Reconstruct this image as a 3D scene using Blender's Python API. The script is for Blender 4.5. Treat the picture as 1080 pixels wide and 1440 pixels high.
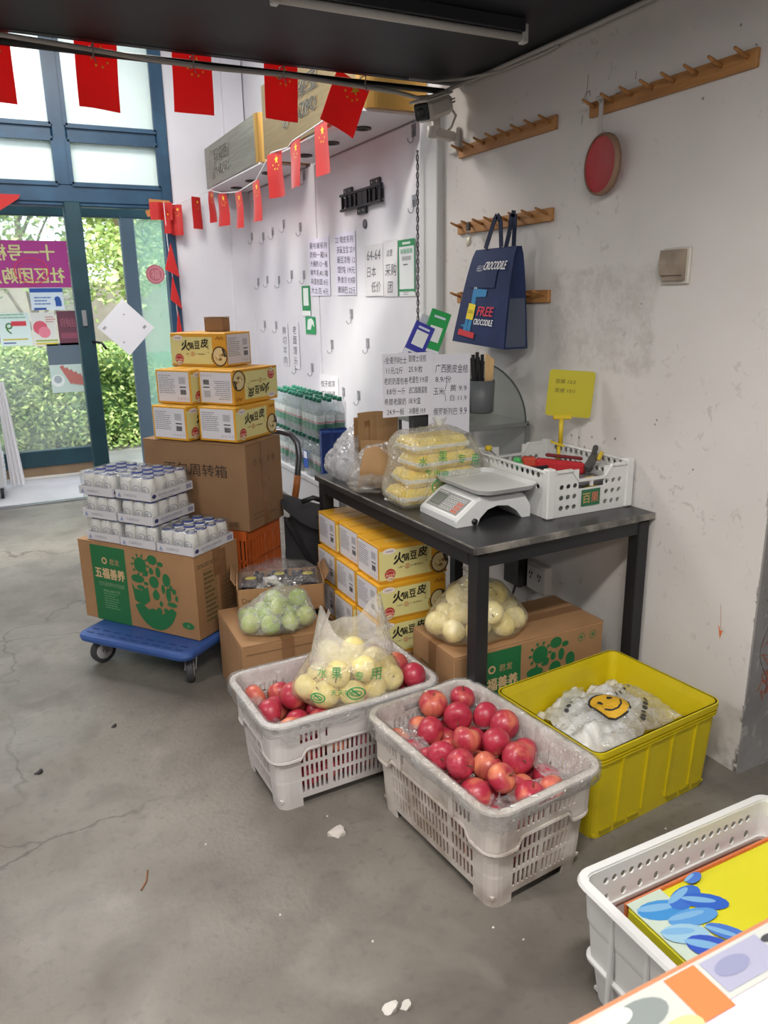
import bpy, bmesh, math, random
import numpy as np
from mathutils import Matrix, Vector, noise

random.seed(7)
rng = np.random.default_rng(7)
SC = bpy.context.scene
COL = SC.collection
for o in list(bpy.data.objects):
    bpy.data.objects.remove(o)

# ------------------------------------------------------------------ camera
CAM_H = 1.55
pitch, roll, yaw = math.radians(15.6), math.radians(-0.95), math.radians(26.33)
fw = Vector((math.sin(yaw) * math.cos(pitch), math.cos(yaw) * math.cos(pitch), -math.sin(pitch)))
rt = Vector((math.cos(yaw), -math.sin(yaw), 0))
up = rt.cross(fw)
rt2 = math.cos(roll) * rt + math.sin(roll) * up
up2 = -math.sin(roll) * rt + math.cos(roll) * up
cd = bpy.data.cameras.new('camera')
cam = bpy.data.objects.new('camera', cd)
COL.objects.link(cam)
m = Matrix.Identity(4)
for i in range(3):
    m[i][0], m[i][1], m[i][2] = rt2[i], up2[i], -fw[i]
m[0][3], m[1][3], m[2][3] = 0, 0, CAM_H
cam.matrix_world = m
cd.sensor_fit = 'VERTICAL'
cd.sensor_height = 36
cd.lens = 1075 / 1440 * 36
cd.clip_start = 0.02
cd.clip_end = 200
cd.dof.use_dof = True
cd.dof.focus_distance = 2.6
cd.dof.aperture_fstop = 7
SC.camera = cam

# ------------------------------------------------------------------ light
wd = bpy.data.worlds.new('world')
SC.world = wd
wd.use_nodes = True
bg = wd.node_tree.nodes['Background']
bg.inputs[0].default_value = (0.80, 0.90, 1.0, 1)
bg.inputs[1].default_value = 2.3
sd = bpy.data.lights.new('sun', 'SUN')
sd.energy = 3.0
sd.angle = math.radians(8)
sd.color = (1, .95, .86)
so = bpy.data.objects.new('sun', sd)
COL.objects.link(so)
so.rotation_euler = (math.radians(38), 0, math.radians(-35))

def area(name, loc, sx, sy, power, rot=(0, 0, 0), color=(1, .97, .93)):
    d = bpy.data.lights.new(name, 'AREA')
    d.shape = 'RECTANGLE'
    d.size, d.size_y, d.energy, d.color = sx, sy, power, color
    o = bpy.data.objects.new(name, d)
    COL.objects.link(o)
    o.location = loc
    o.rotation_euler = rot
    return o
area('ceiling_lamp_light', (0.45, 0.55, 2.36), 1.2, .16, 30)
area('ceiling_lamp_light', (0.2, -1.1, 2.36), 1.2, .16, 30)
area('ceiling_lamp_light', (-1.6, 1.6, 2.36), 1.2, .16, 30)
area('hall_lamp_light', (0.3, 4.9, 3.62), 1.4, 1.0, 40)

SC.view_settings.view_transform = 'Standard'
SC.view_settings.look = 'None'
SC.view_settings.gamma = 1
SC.view_settings.use_curve_mapping = False
SC.view_settings.exposure = 0.62

# ------------------------------------------------------------------ helpers: colour and material
def lin(c):
    if isinstance(c, str):
        c = tuple(int(c[i:i + 2], 16) for i in (0, 2, 4))
    r = []
    for v in c[:3]:
        v = v / 255
        r.append(v / 12.92 if v <= .04045 else ((v + .055) / 1.055) ** 2.4)
    return (*r, 1)

MATS = {}
def mat(name, col='cccccc', rough=.5, metal=0, col2=None, scale=6, detail=4, lo=.35, hi=.65, bump=0, bscale=None,
        alpha=None, spec=None, stretch=None, rand=False, trans=None):
    if name in MATS:
        return MATS[name]
    mt = bpy.data.materials.new(name)
    mt.use_nodes = True
    nt = mt.node_tree
    b = nt.nodes['Principled BSDF']
    b.inputs['Base Color'].default_value = lin(col)
    b.inputs['Roughness'].default_value = rough
    b.inputs['Metallic'].default_value = metal
    if spec is not None:
        b.inputs['Specular IOR Level'].default_value = spec
    mt.diffuse_color = lin(col)
    N = nt.nodes.new
    L = nt.links.new
    if col2 or bump:
        tc = N('ShaderNodeTexCoord')
        vec = tc.outputs['Object']
        if stretch:
            mp = N('ShaderNodeMapping')
            mp.inputs['Scale'].default_value = stretch
            L(vec, mp.inputs[0])
            vec = mp.outputs[0]
    if col2:
        nz = N('ShaderNodeTexNoise')
        nz.inputs['Scale'].default_value = scale
        nz.inputs['Detail'].default_value = detail
        L(vec, nz.inputs['Vector'])
        rp = N('ShaderNodeValToRGB')
        rp.color_ramp.elements[0].position = lo
        rp.color_ramp.elements[1].position = hi
        rp.color_ramp.elements[0].color = lin(col)
        rp.color_ramp.elements[1].color = lin(col2)
        if rand:
            oi = N('ShaderNodeObjectInfo')
            ad = N('ShaderNodeMath')
            ad.operation = 'MULTIPLY_ADD'
            L(oi.outputs['Random'], ad.inputs[0])
            ad.inputs[1].default_value = rand
            L(nz.outputs[0], ad.inputs[2])
            L(ad.outputs[0], rp.inputs[0])
        else:
            L(nz.outputs[0], rp.inputs[0])
        L(rp.outputs[0], b.inputs['Base Color'])
    if bump:
        n2 = N('ShaderNodeTexNoise')
        n2.inputs['Scale'].default_value = bscale or scale * 4
        n2.inputs['Detail'].default_value = 3
        L(vec, n2.inputs['Vector'])
        bp = N('ShaderNodeBump')
        bp.inputs['Strength'].default_value = bump
        bp.inputs['Distance'].default_value = .01
        L(n2.outputs[0], bp.inputs['Height'])
        L(bp.outputs[0], b.inputs['Normal'])
    MATS[name] = mt
    return mt

def film(name, col='ffffff', cover=.25, rough=.15, var=.25, scale=14, gloss=.35, bump=.5):
    """thin plastic sheet: part clear, part milky, with shiny wrinkles"""
    if name in MATS:
        return MATS[name]
    mt = bpy.data.materials.new(name)
    mt.use_nodes = True
    nt = mt.node_tree
    nt.nodes.clear()
    N = nt.nodes.new
    L = nt.links.new
    out = N('ShaderNodeOutputMaterial')
    tr = N('ShaderNodeBsdfTransparent')
    tr.inputs[0].default_value = (.97, .98, .98, 1)
    df = N('ShaderNodeBsdfDiffuse')
    df.inputs[0].default_value = lin(col)
    tl = N('ShaderNodeBsdfTranslucent')
    tl.inputs[0].default_value = lin(col)
    gl = N('ShaderNodeBsdfGlossy')
    gl.inputs['Roughness'].default_value = rough
    m1 = N('ShaderNodeMixShader')
    m1.inputs[0].default_value = .22
    L(df.outputs[0], m1.inputs[1])
    L(tl.outputs[0], m1.inputs[2])
    tc = N('ShaderNodeTexCoord')
    nz = N('ShaderNodeTexNoise')
    nz.inputs['Scale'].default_value = scale
    nz.inputs['Detail'].default_value = 3
    nz.inputs['Distortion'].default_value = 1.2
    L(tc.outputs['Object'], nz.inputs['Vector'])
    mr = N('ShaderNodeMapRange')
    mr.inputs[1].default_value = .3
    mr.inputs[2].default_value = .7
    mr.inputs[3].default_value = max(0, cover - var)
    mr.inputs[4].default_value = min(1, cover + var)
    L(nz.outputs[0], mr.inputs[0])
    m2 = N('ShaderNodeMixShader')
    L(mr.outputs[0], m2.inputs[0])
    L(tr.outputs[0], m2.inputs[1])
    L(m1.outputs[0], m2.inputs[2])
    fr = N('ShaderNodeFresnel')
    ge = N('ShaderNodeNewGeometry')
    ior = N('ShaderNodeMath')
    ior.operation = 'MULTIPLY_ADD'
    ior.inputs[1].default_value = 1 / 1.45 - 1.45
    ior.inputs[2].default_value = 1.45
    L(ge.outputs['Backfacing'], ior.inputs[0])
    L(ior.outputs[0], fr.inputs[0])
    ma = N('ShaderNodeMath')
    ma.operation = 'MULTIPLY_ADD'
    ma.inputs[1].default_value = .8
    ma.inputs[2].default_value = gloss * .12
    L(fr.outputs[0], ma.inputs[0])
    m3 = N('ShaderNodeMixShader')
    L(ma.outputs[0], m3.inputs[0])
    L(m2.outputs[0], m3.inputs[1])
    L(gl.outputs[0], m3.inputs[2])
    if bump:
        n2 = N('ShaderNodeTexNoise')
        n2.inputs['Scale'].default_value = scale * 2.5
        n2.inputs['Detail'].default_value = 2
        n2.inputs['Distortion'].default_value = 2
        L(tc.outputs['Object'], n2.inputs['Vector'])
        bp = N('ShaderNodeBump')
        bp.inputs['Strength'].default_value = bump
        bp.inputs['Distance'].default_value = .02
        L(n2.outputs[0], bp.inputs['Height'])
        for s in (gl, fr):
            L(bp.outputs[0], s.inputs['Normal'])
    L(m3.outputs[0], out.inputs[0])
    MATS[name] = mt
    return mt

def emit(name, col, strength):
    if name in MATS:
        return MATS[name]
    mt = mat(name, col)
    b = mt.node_tree.nodes['Principled BSDF']
    b.inputs['Emission Color'].default_value = lin(col)
    b.inputs['Emission Strength'].default_value = strength
    return mt

def ink(col):
    return mat('print_' + col, col, .65)

# ------------------------------------------------------------------ helpers: mesh building
class MB:
    def __init__(s):
        s.v, s.f, s.m, s.sm = [], [], [], []
        s.cm, s.cs = 0, False
    def add(s, vs, fs, mi=None, smooth=None):
        o = len(s.v)
        s.v += [tuple(p) for p in vs]
        for f in fs:
            s.f.append(tuple(i + o for i in f))
            s.m.append(s.cm if mi is None else mi)
            s.sm.append(s.cs if smooth is None else smooth)
        return s
    def box(s, c, d, rot=None, bev=0, mi=None):
        hx, hy, hz = d[0] / 2, d[1] / 2, d[2] / 2
        if bev <= 0:
            vs = [Vector((x, y, z)) for z in (-hz, hz) for y in (-hy, hy) for x in (-hx, hx)]
            fs = [(0, 2, 3, 1), (4, 5, 7, 6), (0, 1, 5, 4), (2, 6, 7, 3), (0, 4, 6, 2), (1, 3, 7, 5)]
        else:
            b = min(bev, hx * .95, hy * .95, hz * .95)
            vs, idx = [], {}
            for sx in (-1, 1):
                for sy in (-1, 1):
                    for sz in (-1, 1):
                        for ax in range(3):
                            p = [sx * (hx - b), sy * (hy - b), sz * (hz - b)]
                            p[ax] = (sx * hx, sy * hy, sz * hz)[ax]
                            idx[sx, sy, sz, ax] = len(vs)
                            vs.append(Vector(p))
            fs = []
            def q(keys):
                f = [idx[k] for k in keys]
                c0 = sum((vs[i] for i in f), Vector()) / len(f)
                n = (vs[f[1]] - vs[f[0]]).cross(vs[f[2]] - vs[f[0]])
                fs.append(tuple(f) if n.dot(c0) > 0 else tuple(reversed(f)))
            for ax in range(3):
                a, b2 = [k for k in range(3) if k != ax]
                for sg in (-1, 1):
                    ks = []
                    for u, w in ((-1, -1), (1, -1), (1, 1), (-1, 1)):
                        k = [0, 0, 0]
                        k[ax], k[a], k[b2] = sg, u, w
                        ks.append((*k, ax))
                    q(ks)
                for u in (-1, 1):
                    for w in (-1, 1):
                        k0, k1 = [0, 0, 0], [0, 0, 0]
                        k0[ax], k0[a], k0[b2] = -1, u, w
                        k1[ax], k1[a], k1[b2] = 1, u, w
                        q([(*k0, a), (*k1, a), (*k1, b2), (*k0, b2)])
            for sx in (-1, 1):
                for sy in (-1, 1):
                    for sz in (-1, 1):
                        q([(sx, sy, sz, 0), (sx, sy, sz, 1), (sx, sy, sz, 2)])
        c = Vector(c)
        if rot is not None:
            R = rot if isinstance(rot, Matrix) else Matrix.Rotation(rot, 3, 'Z')
            vs = [R @ p for p in vs]
        return s.add([p + c for p in vs], fs, mi, False)
    def bar(s, a, b, w, h=None, mi=None, upv=(0, 0, 1), bev=0):
        a, b = Vector(a), Vector(b)
        d = b - a
        x = d.normalized()
        u = Vector(upv)
        if abs(x.dot(u)) > .98:
            u = Vector((0, 1, 0))
        y = u.cross(x).normalized()
        z = x.cross(y)
        R = Matrix((x, y, z)).transposed()
        return s.box((a + b) / 2, (d.length, w, h or w), R, bev, mi)
    def tube(s, pts, r, n=8, mi=None, caps=True, closed=False):
        pts = [Vector(p) for p in pts]
        rs = r if isinstance(r, (list, tuple)) else [r] * len(pts)
        N = len(pts)
        vs, fs = [], []
        prev = None
        for i, p in enumerate(pts):
            if closed:
                t = (pts[(i + 1) % N] - pts[i - 1]).normalized()
            else:
                t = (pts[min(i + 1, N - 1)] - pts[max(i - 1, 0)]).normalized()
            if prev is None:
                a = Vector((0, 0, 1)) if abs(t.z) < .9 else Vector((1, 0, 0))
                u = a.cross(t).normalized()
            else:
                u = (prev - t * prev.dot(t)).normalized()
            prev = u
            w = t.cross(u)
            for k in range(n):
                an = 2 * math.pi * k / n
                vs.append(p + (u * math.cos(an) + w * math.sin(an)) * rs[i])
        for i in range(N if closed else N - 1):
            j = (i + 1) % N
            for k in range(n):
                k2 = (k + 1) % n
                fs.append((i * n + k, i * n + k2, j * n + k2, j * n + k))
        if caps and not closed:
            fs.append(tuple(reversed(range(n))))
            fs.append(tuple((N - 1) * n + k for k in range(n)))
        return s.add(vs, fs, mi, True)
    def cyl(s, a, b, r, n=16, mi=None, r2=None):
        return s.tube([a, b], [r, r if r2 is None else r2], n, mi)
    def lathe(s, prof, n=20, c=(0, 0, 0), mi=None, axis=None, smooth=True, sx=1, sy=1):
        vs, fs = [], []
        for r, z in prof:
            for k in range(n):
                a = 2 * math.pi * k / n
                vs.append(Vector((r * math.cos(a) * sx, r * math.sin(a) * sy, z)))
        for i in range(len(prof) - 1):
            for k in range(n):
                k2 = (k + 1) % n
                fs.append((i * n + k, i * n + k2, (i + 1) * n + k2, (i + 1) * n + k))
        closed = prof[0] == prof[-1]
        if prof[0][0] > 1e-6 and not closed:
            fs.append(tuple(reversed(range(n))))
        if prof[-1][0] > 1e-6 and not closed:
            fs.append(tuple((len(prof) - 1) * n + k for k in range(n)))
        R = axis if axis is not None else Matrix.Identity(3)
        c = Vector(c)
        return s.add([R @ p + c for p in vs], fs, mi, smooth)
    def prism(s, poly, a, b, fmap, mi=None):
        """2D polygon swept from a to b; fmap(u,v,w)->xyz"""
        n = len(poly)
        vs = [fmap(u, v, a) for u, v in poly] + [fmap(u, v, b) for u, v in poly]
        fs = [tuple(reversed(range(n))), tuple(range(n, 2 * n))]
        fs += [(i, (i + 1) % n, (i + 1) % n + n, i + n) for i in range(n)]
        return s.add(vs, fs, mi, False)
    def grid(s, nu, nv, fn, mi=None, smooth=True, closeu=False):
        vs = [fn(i / (nu if closeu else nu - 1), j / (nv - 1)) for j in range(nv) for i in range(nu)]
        fs = []
        for j in range(nv - 1):
            for i in range(nu if closeu else nu - 1):
                i2 = (i + 1) % nu
                fs.append((j * nu + i, j * nu + i2, (j + 1) * nu + i2, (j + 1) * nu + i))
        return s.add(vs, fs, mi, smooth)
    def build(s, name, mats, parent=None, loc=None, rz=None, fix=False):
        me = bpy.data.meshes.new(name)
        me.from_pydata([tuple(p) for p in s.v], [], s.f)
        if not isinstance(mats, (list, tuple)):
            mats = [mats]
        for mm in mats:
            me.materials.append(mm)
        me.polygons.foreach_set('material_index', s.m)
        me.polygons.foreach_set('use_smooth', s.sm)
        if fix:
            bm = bmesh.new()
            bm.from_mesh(me)
            bmesh.ops.recalc_face_normals(bm, faces=bm.faces)
            bm.to_mesh(me)
            bm.free()
        me.update()
        return place(name, me, parent, loc, rz)

def place(name, me, parent=None, loc=None, rz=None):
    o = bpy.data.objects.new(name, me)
    COL.objects.link(o)
    if parent:
        o.parent = parent
    if loc is not None:
        o.location = loc
    if rz is not None:
        o.rotation_euler = (0, 0, rz) if not isinstance(rz, (tuple, list)) else rz
    return o

def tag(o, label=None, cat=None, group=None, kind=None):
    if label: o['label'] = label
    if cat: o['category'] = cat
    if group: o['group'] = group
    if kind: o['kind'] = kind
    return o

def thing(name, label, cat, loc=(0, 0, 0), rz=0, group=None):
    o = place(name, None, None, loc, rz)
    o.empty_display_size = .05
    return tag(o, label, cat, group)

def struct(name, mb, mats, parent=None, label=None, **k):
    o = mb.build(name, mats, parent, **k)
    if not parent:
        o['kind'] = 'structure'
    if label:
        o['label'] = label
    return o

def copy_tree(o, parent=None):
    c = o.copy()
    COL.objects.link(c)
    c.parent = parent
    for ch in list(o.children):
        copy_tree(ch, c)
    return c

# ------------------------------------------------------------------ helpers: flat print (lettering, labels)
TXT = {}
def text_mesh(t):
    if t in TXT:
        return TXT[t]
    cu = bpy.data.curves.new('text', 'FONT')
    cu.body = t
    cu.size = 1
    cu.resolution_u = 2
    ob = bpy.data.objects.new('text', cu)
    me = bpy.data.meshes.new_from_object(ob)
    vs = [(v.co.x, v.co.y) for v in me.vertices]
    fs = [tuple(p.vertices) for p in me.polygons]
    bpy.data.objects.remove(ob)
    bpy.data.curves.remove(cu)
    bpy.data.meshes.remove(me)
    if vs:
        x0, x1 = min(v[0] for v in vs), max(v[0] for v in vs)
        y0, y1 = min(v[1] for v in vs), max(v[1] for v in vs)
    else:
        x0 = x1 = y0 = y1 = 0
    TXT[t] = (vs, fs, x0, x1, y0, y1)
    return TXT[t]

class Print:
    def __init__(s, z0=.0006, dz=.0002):
        s.v, s.f, s.m, s.cols, s.k, s.z0, s.dz, s.n = [], [], [], [], 0, z0, (max(dz, .0006) if dz else 0), 0
    def ci(s, c):
        if c not in s.cols:
            s.cols.append(c)
        return s.cols.index(c)
    def raw(s, vs, fs, col):
        z = s.z0 + s.k * s.dz + (s.n % 40) * 1.2e-5
        s.n += 1
        o = len(s.v)
        s.v += [(x, y, z) for x, y in vs]
        s.f += [tuple(i + o for i in f) for f in fs]
        s.m += [s.ci(col)] * len(fs)
        return s
    def lay(s):
        s.k += 1
        return s
    def poly(s, pts, col):
        return s.raw(pts, [tuple(range(len(pts)))], col)
    def rect(s, x, y, w, h, col):
        return s.poly([(x, y), (x + w, y), (x + w, y + h), (x, y + h)], col)
    def disc(s, x, y, rx, col, ry=None, n=18, a0=0, a1=2 * math.pi):
        ry = ry or rx
        full = abs(a1 - a0 - 2 * math.pi) < 1e-6
        k = n if full else n + 1
        return s.poly([(x + rx * math.cos(a0 + (a1 - a0) * i / n), y + ry * math.sin(a0 + (a1 - a0) * i / n)) for i in range(k)], col)
    def ring(s, x, y, r, t, col, ry=None, n=24):
        ry = ry or r
        vs, fs = [], []
        for i in range(n):
            a = 2 * math.pi * i / n
            vs += [(x + r * math.cos(a), y + ry * math.sin(a)), (x + (r - t) * math.cos(a), y + (ry - t) * math.sin(a))]
        for i in range(n):
            j = (i + 1) % n
            fs.append((2 * i, 2 * j, 2 * j + 1, 2 * i + 1))
        return s.raw(vs, fs, col)
    def line(s, pts, w, col):
        for (x0, y0), (x1, y1) in zip(pts[:-1], pts[1:]):
            d = math.hypot(x1 - x0, y1 - y0) or 1e-6
            nx, ny = -(y1 - y0) / d * w / 2, (x1 - x0) / d * w / 2
            s.poly([(x0 - nx, y0 - ny), (x1 - nx, y1 - ny), (x1 + nx, y1 + ny), (x0 + nx, y0 + ny)], col)
        return s
    def star(s, x, y, r, col, rot=0):
        pts = []
        for i in range(10):
            a = math.pi / 2 + rot + i * math.pi / 5
            q = r if i % 2 == 0 else r * .4
            pts.append((x + q * math.cos(a), y + q * math.sin(a)))
        vs = [(x, y)] + pts
        return s.raw(vs, [(0, i + 1, (i + 1) % 10 + 1) for i in range(10)], col)
    def text(s, t, x, y, h, col, w=None, align='L', shear=0, rot=0, mirror=False, bold=0):
        vs, fs, x0, x1, y0, y1 = text_mesh(t)
        if not vs:
            return s
        k = h / max(.2, y1 - y0)
        kx = k if w is None else w / max(1e-6, x1 - x0)
        W = (x1 - x0) * kx
        ox = {'L': 0, 'C': -W / 2, 'R': -W}[align]
        out = []
        cr, sr = math.cos(rot), math.sin(rot)
        for a, b in vs:
            px, py = (a - x0) * kx + ox, (b - y0) * k
            px += py * shear
            if mirror:
                px = -px + 2 * ox + W
            out.append((x + px * cr - py * sr, y + px * sr + py * cr))
        if mirror:
            fs = [tuple(reversed(f)) for f in fs]
        s.raw(out, fs, col)
        if bold:
            s.raw([(a + bold, b + bold * .4) for a, b in out], fs, col)
            s.raw([(a - bold * .4, b + bold) for a, b in out], fs, col)
        return s
    def lines(s, x, y, w, h, n, col, t=.35, seed=0):
        r = random.Random(seed)
        for i in range(n):
            yy = y + h - (i + .7) * h / n
            xx = x
            L = w * r.uniform(.55, 1)
            while xx < x + L:
                q = w * r.uniform(.08, .25)
                s.rect(xx, yy, min(q, x + w - xx), h / n * t, col)
                xx += q + w * .025
        return s
    def build(s, name, parent, mtx, warp=None):
        me = bpy.data.meshes.new(name)
        vs = s.v
        if warp:
            vs = [warp(*p) for p in vs]
        else:
            vs = [tuple(mtx @ Vector(p)) for p in vs]
        me.from_pydata(vs, [], s.f)
        for c in s.cols:
            me.materials.append(ink(c))
        me.polygons.foreach_set('material_index', s.m)
        me.update()
        return place(name, me, parent)

def fmx(o, ex, ey):
    ex, ey = Vector(ex).normalized(), Vector(ey).normalized()
    n = ex.cross(ey)
    mm = Matrix.Identity(4)
    for i in range(3):
        mm[i][0], mm[i][1], mm[i][2], mm[i][3] = ex[i], ey[i], n[i], o[i]
    return mm

def face(w, d, h, side):
    """origin at the lower left of a side of a box standing on z=0, centred in x and y"""
    if side == 'F': return fmx((-w / 2, -d / 2, 0), (1, 0, 0), (0, 0, 1))
    if side == 'B': return fmx((w / 2, d / 2, 0), (-1, 0, 0), (0, 0, 1))
    if side == 'R': return fmx((w / 2, -d / 2, 0), (0, 1, 0), (0, 0, 1))
    if side == 'L': return fmx((-w / 2, d / 2, 0), (0, -1, 0), (0, 0, 1))
    return fmx((-w / 2, -d / 2, h), (1, 0, 0), (0, 1, 0))

WX = 2.03                       # plane of the right wall
def wall_m(y, z, off=.0):       # print on the right wall, x to the viewer's right
    return fmx((WX - off, y, z), (0, -1, 0), (0, 0, 1))
# ------------------------------------------------------------------ surface materials of the room
def nodes(name, rough=.6):
    mt = bpy.data.materials.new(name)
    mt.use_nodes = True
    nt = mt.node_tree
    b = nt.nodes['Principled BSDF']
    b.inputs['Roughness'].default_value = rough
    tc = nt.nodes.new('ShaderNodeTexCoord')
    MATS[name] = mt
    def noise_(scale, detail=5, dist=0, vec=None, rough_=.55):
        n = nt.nodes.new('ShaderNodeTexNoise')
        n.inputs['Scale'].default_value = scale
        n.inputs['Detail'].default_value = detail
        n.inputs['Distortion'].default_value = dist
        n.inputs['Roughness'].default_value = rough_
        nt.links.new(vec or tc.outputs['Object'], n.inputs['Vector'])
        return n.outputs[0]
    def rng_(sock, a, b_, c=0., d=1.):
        n = nt.nodes.new('ShaderNodeMapRange')
        for i, v in enumerate((a, b_, c, d)):
            n.inputs[i + 1].default_value = v
        nt.links.new(sock, n.inputs[0])
        return n.outputs[0]
    def mix_(fac, a, b_):
        n = nt.nodes.new('ShaderNodeMix')
        n.data_type = 'RGBA'
        if isinstance(fac, float): n.inputs[0].default_value = fac
        else: nt.links.new(fac, n.inputs[0])
        for i, v in ((6, a), (7, b_)):
            if isinstance(v, str): n.inputs[i].default_value = lin(v)
            else: nt.links.new(v, n.inputs[i])
        return n.outputs[2]
    def math_(op, a, b_):
        n = nt.nodes.new('ShaderNodeMath')
        n.operation = op
        for i, v in enumerate((a, b_)):
            if isinstance(v, (int, float)): n.inputs[i].default_value = v
            else: nt.links.new(v, n.inputs[i])
        return n.outputs[0]
    def bump_(h, st, dist=.01):
        n = nt.nodes.new('ShaderNodeBump')
        n.inputs['Strength'].default_value = st
        n.inputs['Distance'].default_value = dist
        nt.links.new(h, n.inputs['Height'])
        nt.links.new(n.outputs[0], b.inputs['Normal'])
    return mt, nt, b, tc, noise_, rng_, mix_, math_, bump_

mt, nt, b, tc, nz, rg, mx, mth, bp = nodes('concrete_floor', .5)
c = mx(rg(nz(1.3, 6), .35, .65), '69645d', '7f7a72')
c = mx(rg(nz(5, 6, .6), .48, .75, 0, .55), c, '4b4641')
c = mx(rg(nz(30, 3), .55, .72, 0, .5), c, '5a5754')
c = mx(rg(nz(2.3, 4, 1.0), .6, .72, 0, .45), c, '8f8a82')
vo = nt.nodes.new('ShaderNodeTexVoronoi')
vo.feature = 'DISTANCE_TO_EDGE'
vo.inputs['Scale'].default_value = .75
wv = nt.nodes.new('ShaderNodeVectorMath')
wv.operation = 'MULTIPLY_ADD'
nvc = nt.nodes.new('ShaderNodeTexNoise')
nvc.inputs['Scale'].default_value = 4
nvc.inputs['Detail'].default_value = 6
nt.links.new(tc.outputs['Object'], nvc.inputs['Vector'])
nt.links.new(nvc.outputs[1], wv.inputs[0])
wv.inputs[1].default_value = (.35, .35, .35)
nt.links.new(tc.outputs['Object'], wv.inputs[2])
nt.links.new(wv.outputs[0], vo.inputs['Vector'])
crk = rg(vo.outputs[0], .0, .007, .85, 0)
crk = mth('MULTIPLY', crk, rg(nz(.9, 2), .40, .55))
c = mx(crk, c, '37332f')
nt.links.new(c, b.inputs['Base Color'])
nt.links.new(rg(nz(3, 5), .3, .7, .34, .62), b.inputs['Roughness'])
bp(nz(60, 4), .12)
M_FLOOR = mt

mt, nt, b, tc, nz, rg, mx, mth, bp = nodes('white_plaster', .7)
sx = nt.nodes.new('ShaderNodeSeparateXYZ')
nt.links.new(tc.outputs['Object'], sx.inputs[0])
X_, Y_, Z_ = sx.outputs
c = mx(rg(nz(1.5, 4), .35, .7), 'd6d2cf', 'cbc7c3')
st = mth('MULTIPLY', rg(nz(26, 4, .8), .6, .68, 0, .35), rg(nz(2, 2), .45, .6))
c = mx(st, c, '8d8984')
# scuffed rectangle where a notice was once glued
jit = mth('MULTIPLY', mth('SUBTRACT', nz(9, 3), .5), .09)
yy = mth('ADD', Y_, jit)
zz = mth('ADD', Z_, jit)
mk = mth('MULTIPLY', mth('MULTIPLY', rg(yy, 1.98, 2.01), rg(yy, 2.58, 2.55)), mth('MULTIPLY', rg(zz, 1.26, 1.29), rg(zz, 1.66, 1.64)))
sc = mth('MULTIPLY', mk, rg(nz(17, 6, .2, None, .75), .42, .62, .10, .55))
c = mx(sc, c, 'aaa59e')
# chipped plaster along the exposed end of the wall
chip = mth('MULTIPLY', rg(mth('ADD', Y_, mth('MULTIPLY', nz(14, 5), .09)), 1.535, 1.525), rg(nz(7, 4), .5, .52))
c = mx(chip, c, '6f6b67')
low = mth('MULTIPLY', rg(Z_, .25, .05), rg(nz(6, 5), .5, .6, 0, .7))
c = mx(low, c, '85807a')
nt.links.new(c, b.inputs['Base Color'])
bp(nz(40, 3), .08)
M_PLASTER = mt

mt, nt, b, tc, nz, rg, mx, mth, bp = nodes('bare_concrete', .75)
c = mx(rg(nz(3, 6), .35, .65), '9b9896', '7f7c7b')
c = mx(rg(nz(22, 5, 1), .6, .66, 0, .4), c, 'b8b5b1')
nt.links.new(c, b.inputs['Base Color'])
bp(nz(30, 5), .3)
M_CONC = mt

M_PANEL = mat('white_metal_panel', 'dedce0', .3, 0, 'd3d1d8', 2, 2)
M_WHITE = mat('white_wall', 'd4d3d8', .7, 0, 'cbc9cf', 1.5, 3)
M_CEIL = mat('dark_ceiling', '101319', .6, 0, '161b24', 3, 4)
M_FRAME = mat('blue_steel_frame', '173a54', .4, 0, '214a66', 5, 4, .4, .7)
M_FRAMED = mat('dark_teal_frame', '0d303a', .42, 0, '133a44', 5, 4)
M_GREY = mat('grey_blue_post', '4d5c68', .5)
M_TILE = mat('pale_floor_tile', 'b4b1b3', .45, 0, 'a4a1a3', 3, 5)
M_STEEL = mat('brushed_steel', 'a8abb0', .35, 1)
M_GLASS = film('window_glass', 'e4f0ea', .13, .02, .05, 2, .3, 0)
M_FROST = film('frosted_glass', 'e8f4f0', .82, .25, .06, 1.2, .3, 0)
M_GLASSC = film('clear_plastic_glass', 'e8f0f0', .10, .05, .04, 3, .4, 0)

# ------------------------------------------------------------------ room shell
fl = MB().box((.25, 1.785, -.05), (8.5, 9.57, .1))
struct('floor', fl, M_FLOOR, label='worn grey concrete floor with stains and cracks')
struct('floor', MB().box((.25, 7.1, -.05), (8.5, 1.06, .1)), M_TILE, label='pale tiled strip between the inner and outer door line')
struct('trim_1', MB().box((.1, 6.545, .006), (2.6, .03, .012)).box((.1, 6.60, .004), (2.6, .02, .008)), M_STEEL, label='steel door track across the floor')
struct('ground', MB().box((0, 17.6, -.14), (40, 20, .08)), mat('outdoor_paving', '9a978f', .8, 0, '807d74', 2, 5))
struct('trim_2', MB().box((1, 7.68, -.03), (4, .1, .10)).box((1, 7.84, -.07), (4, .14, .08)), mat('pale_stone', 'c9c5bd', .7), label='pale stone door step outside')

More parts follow.
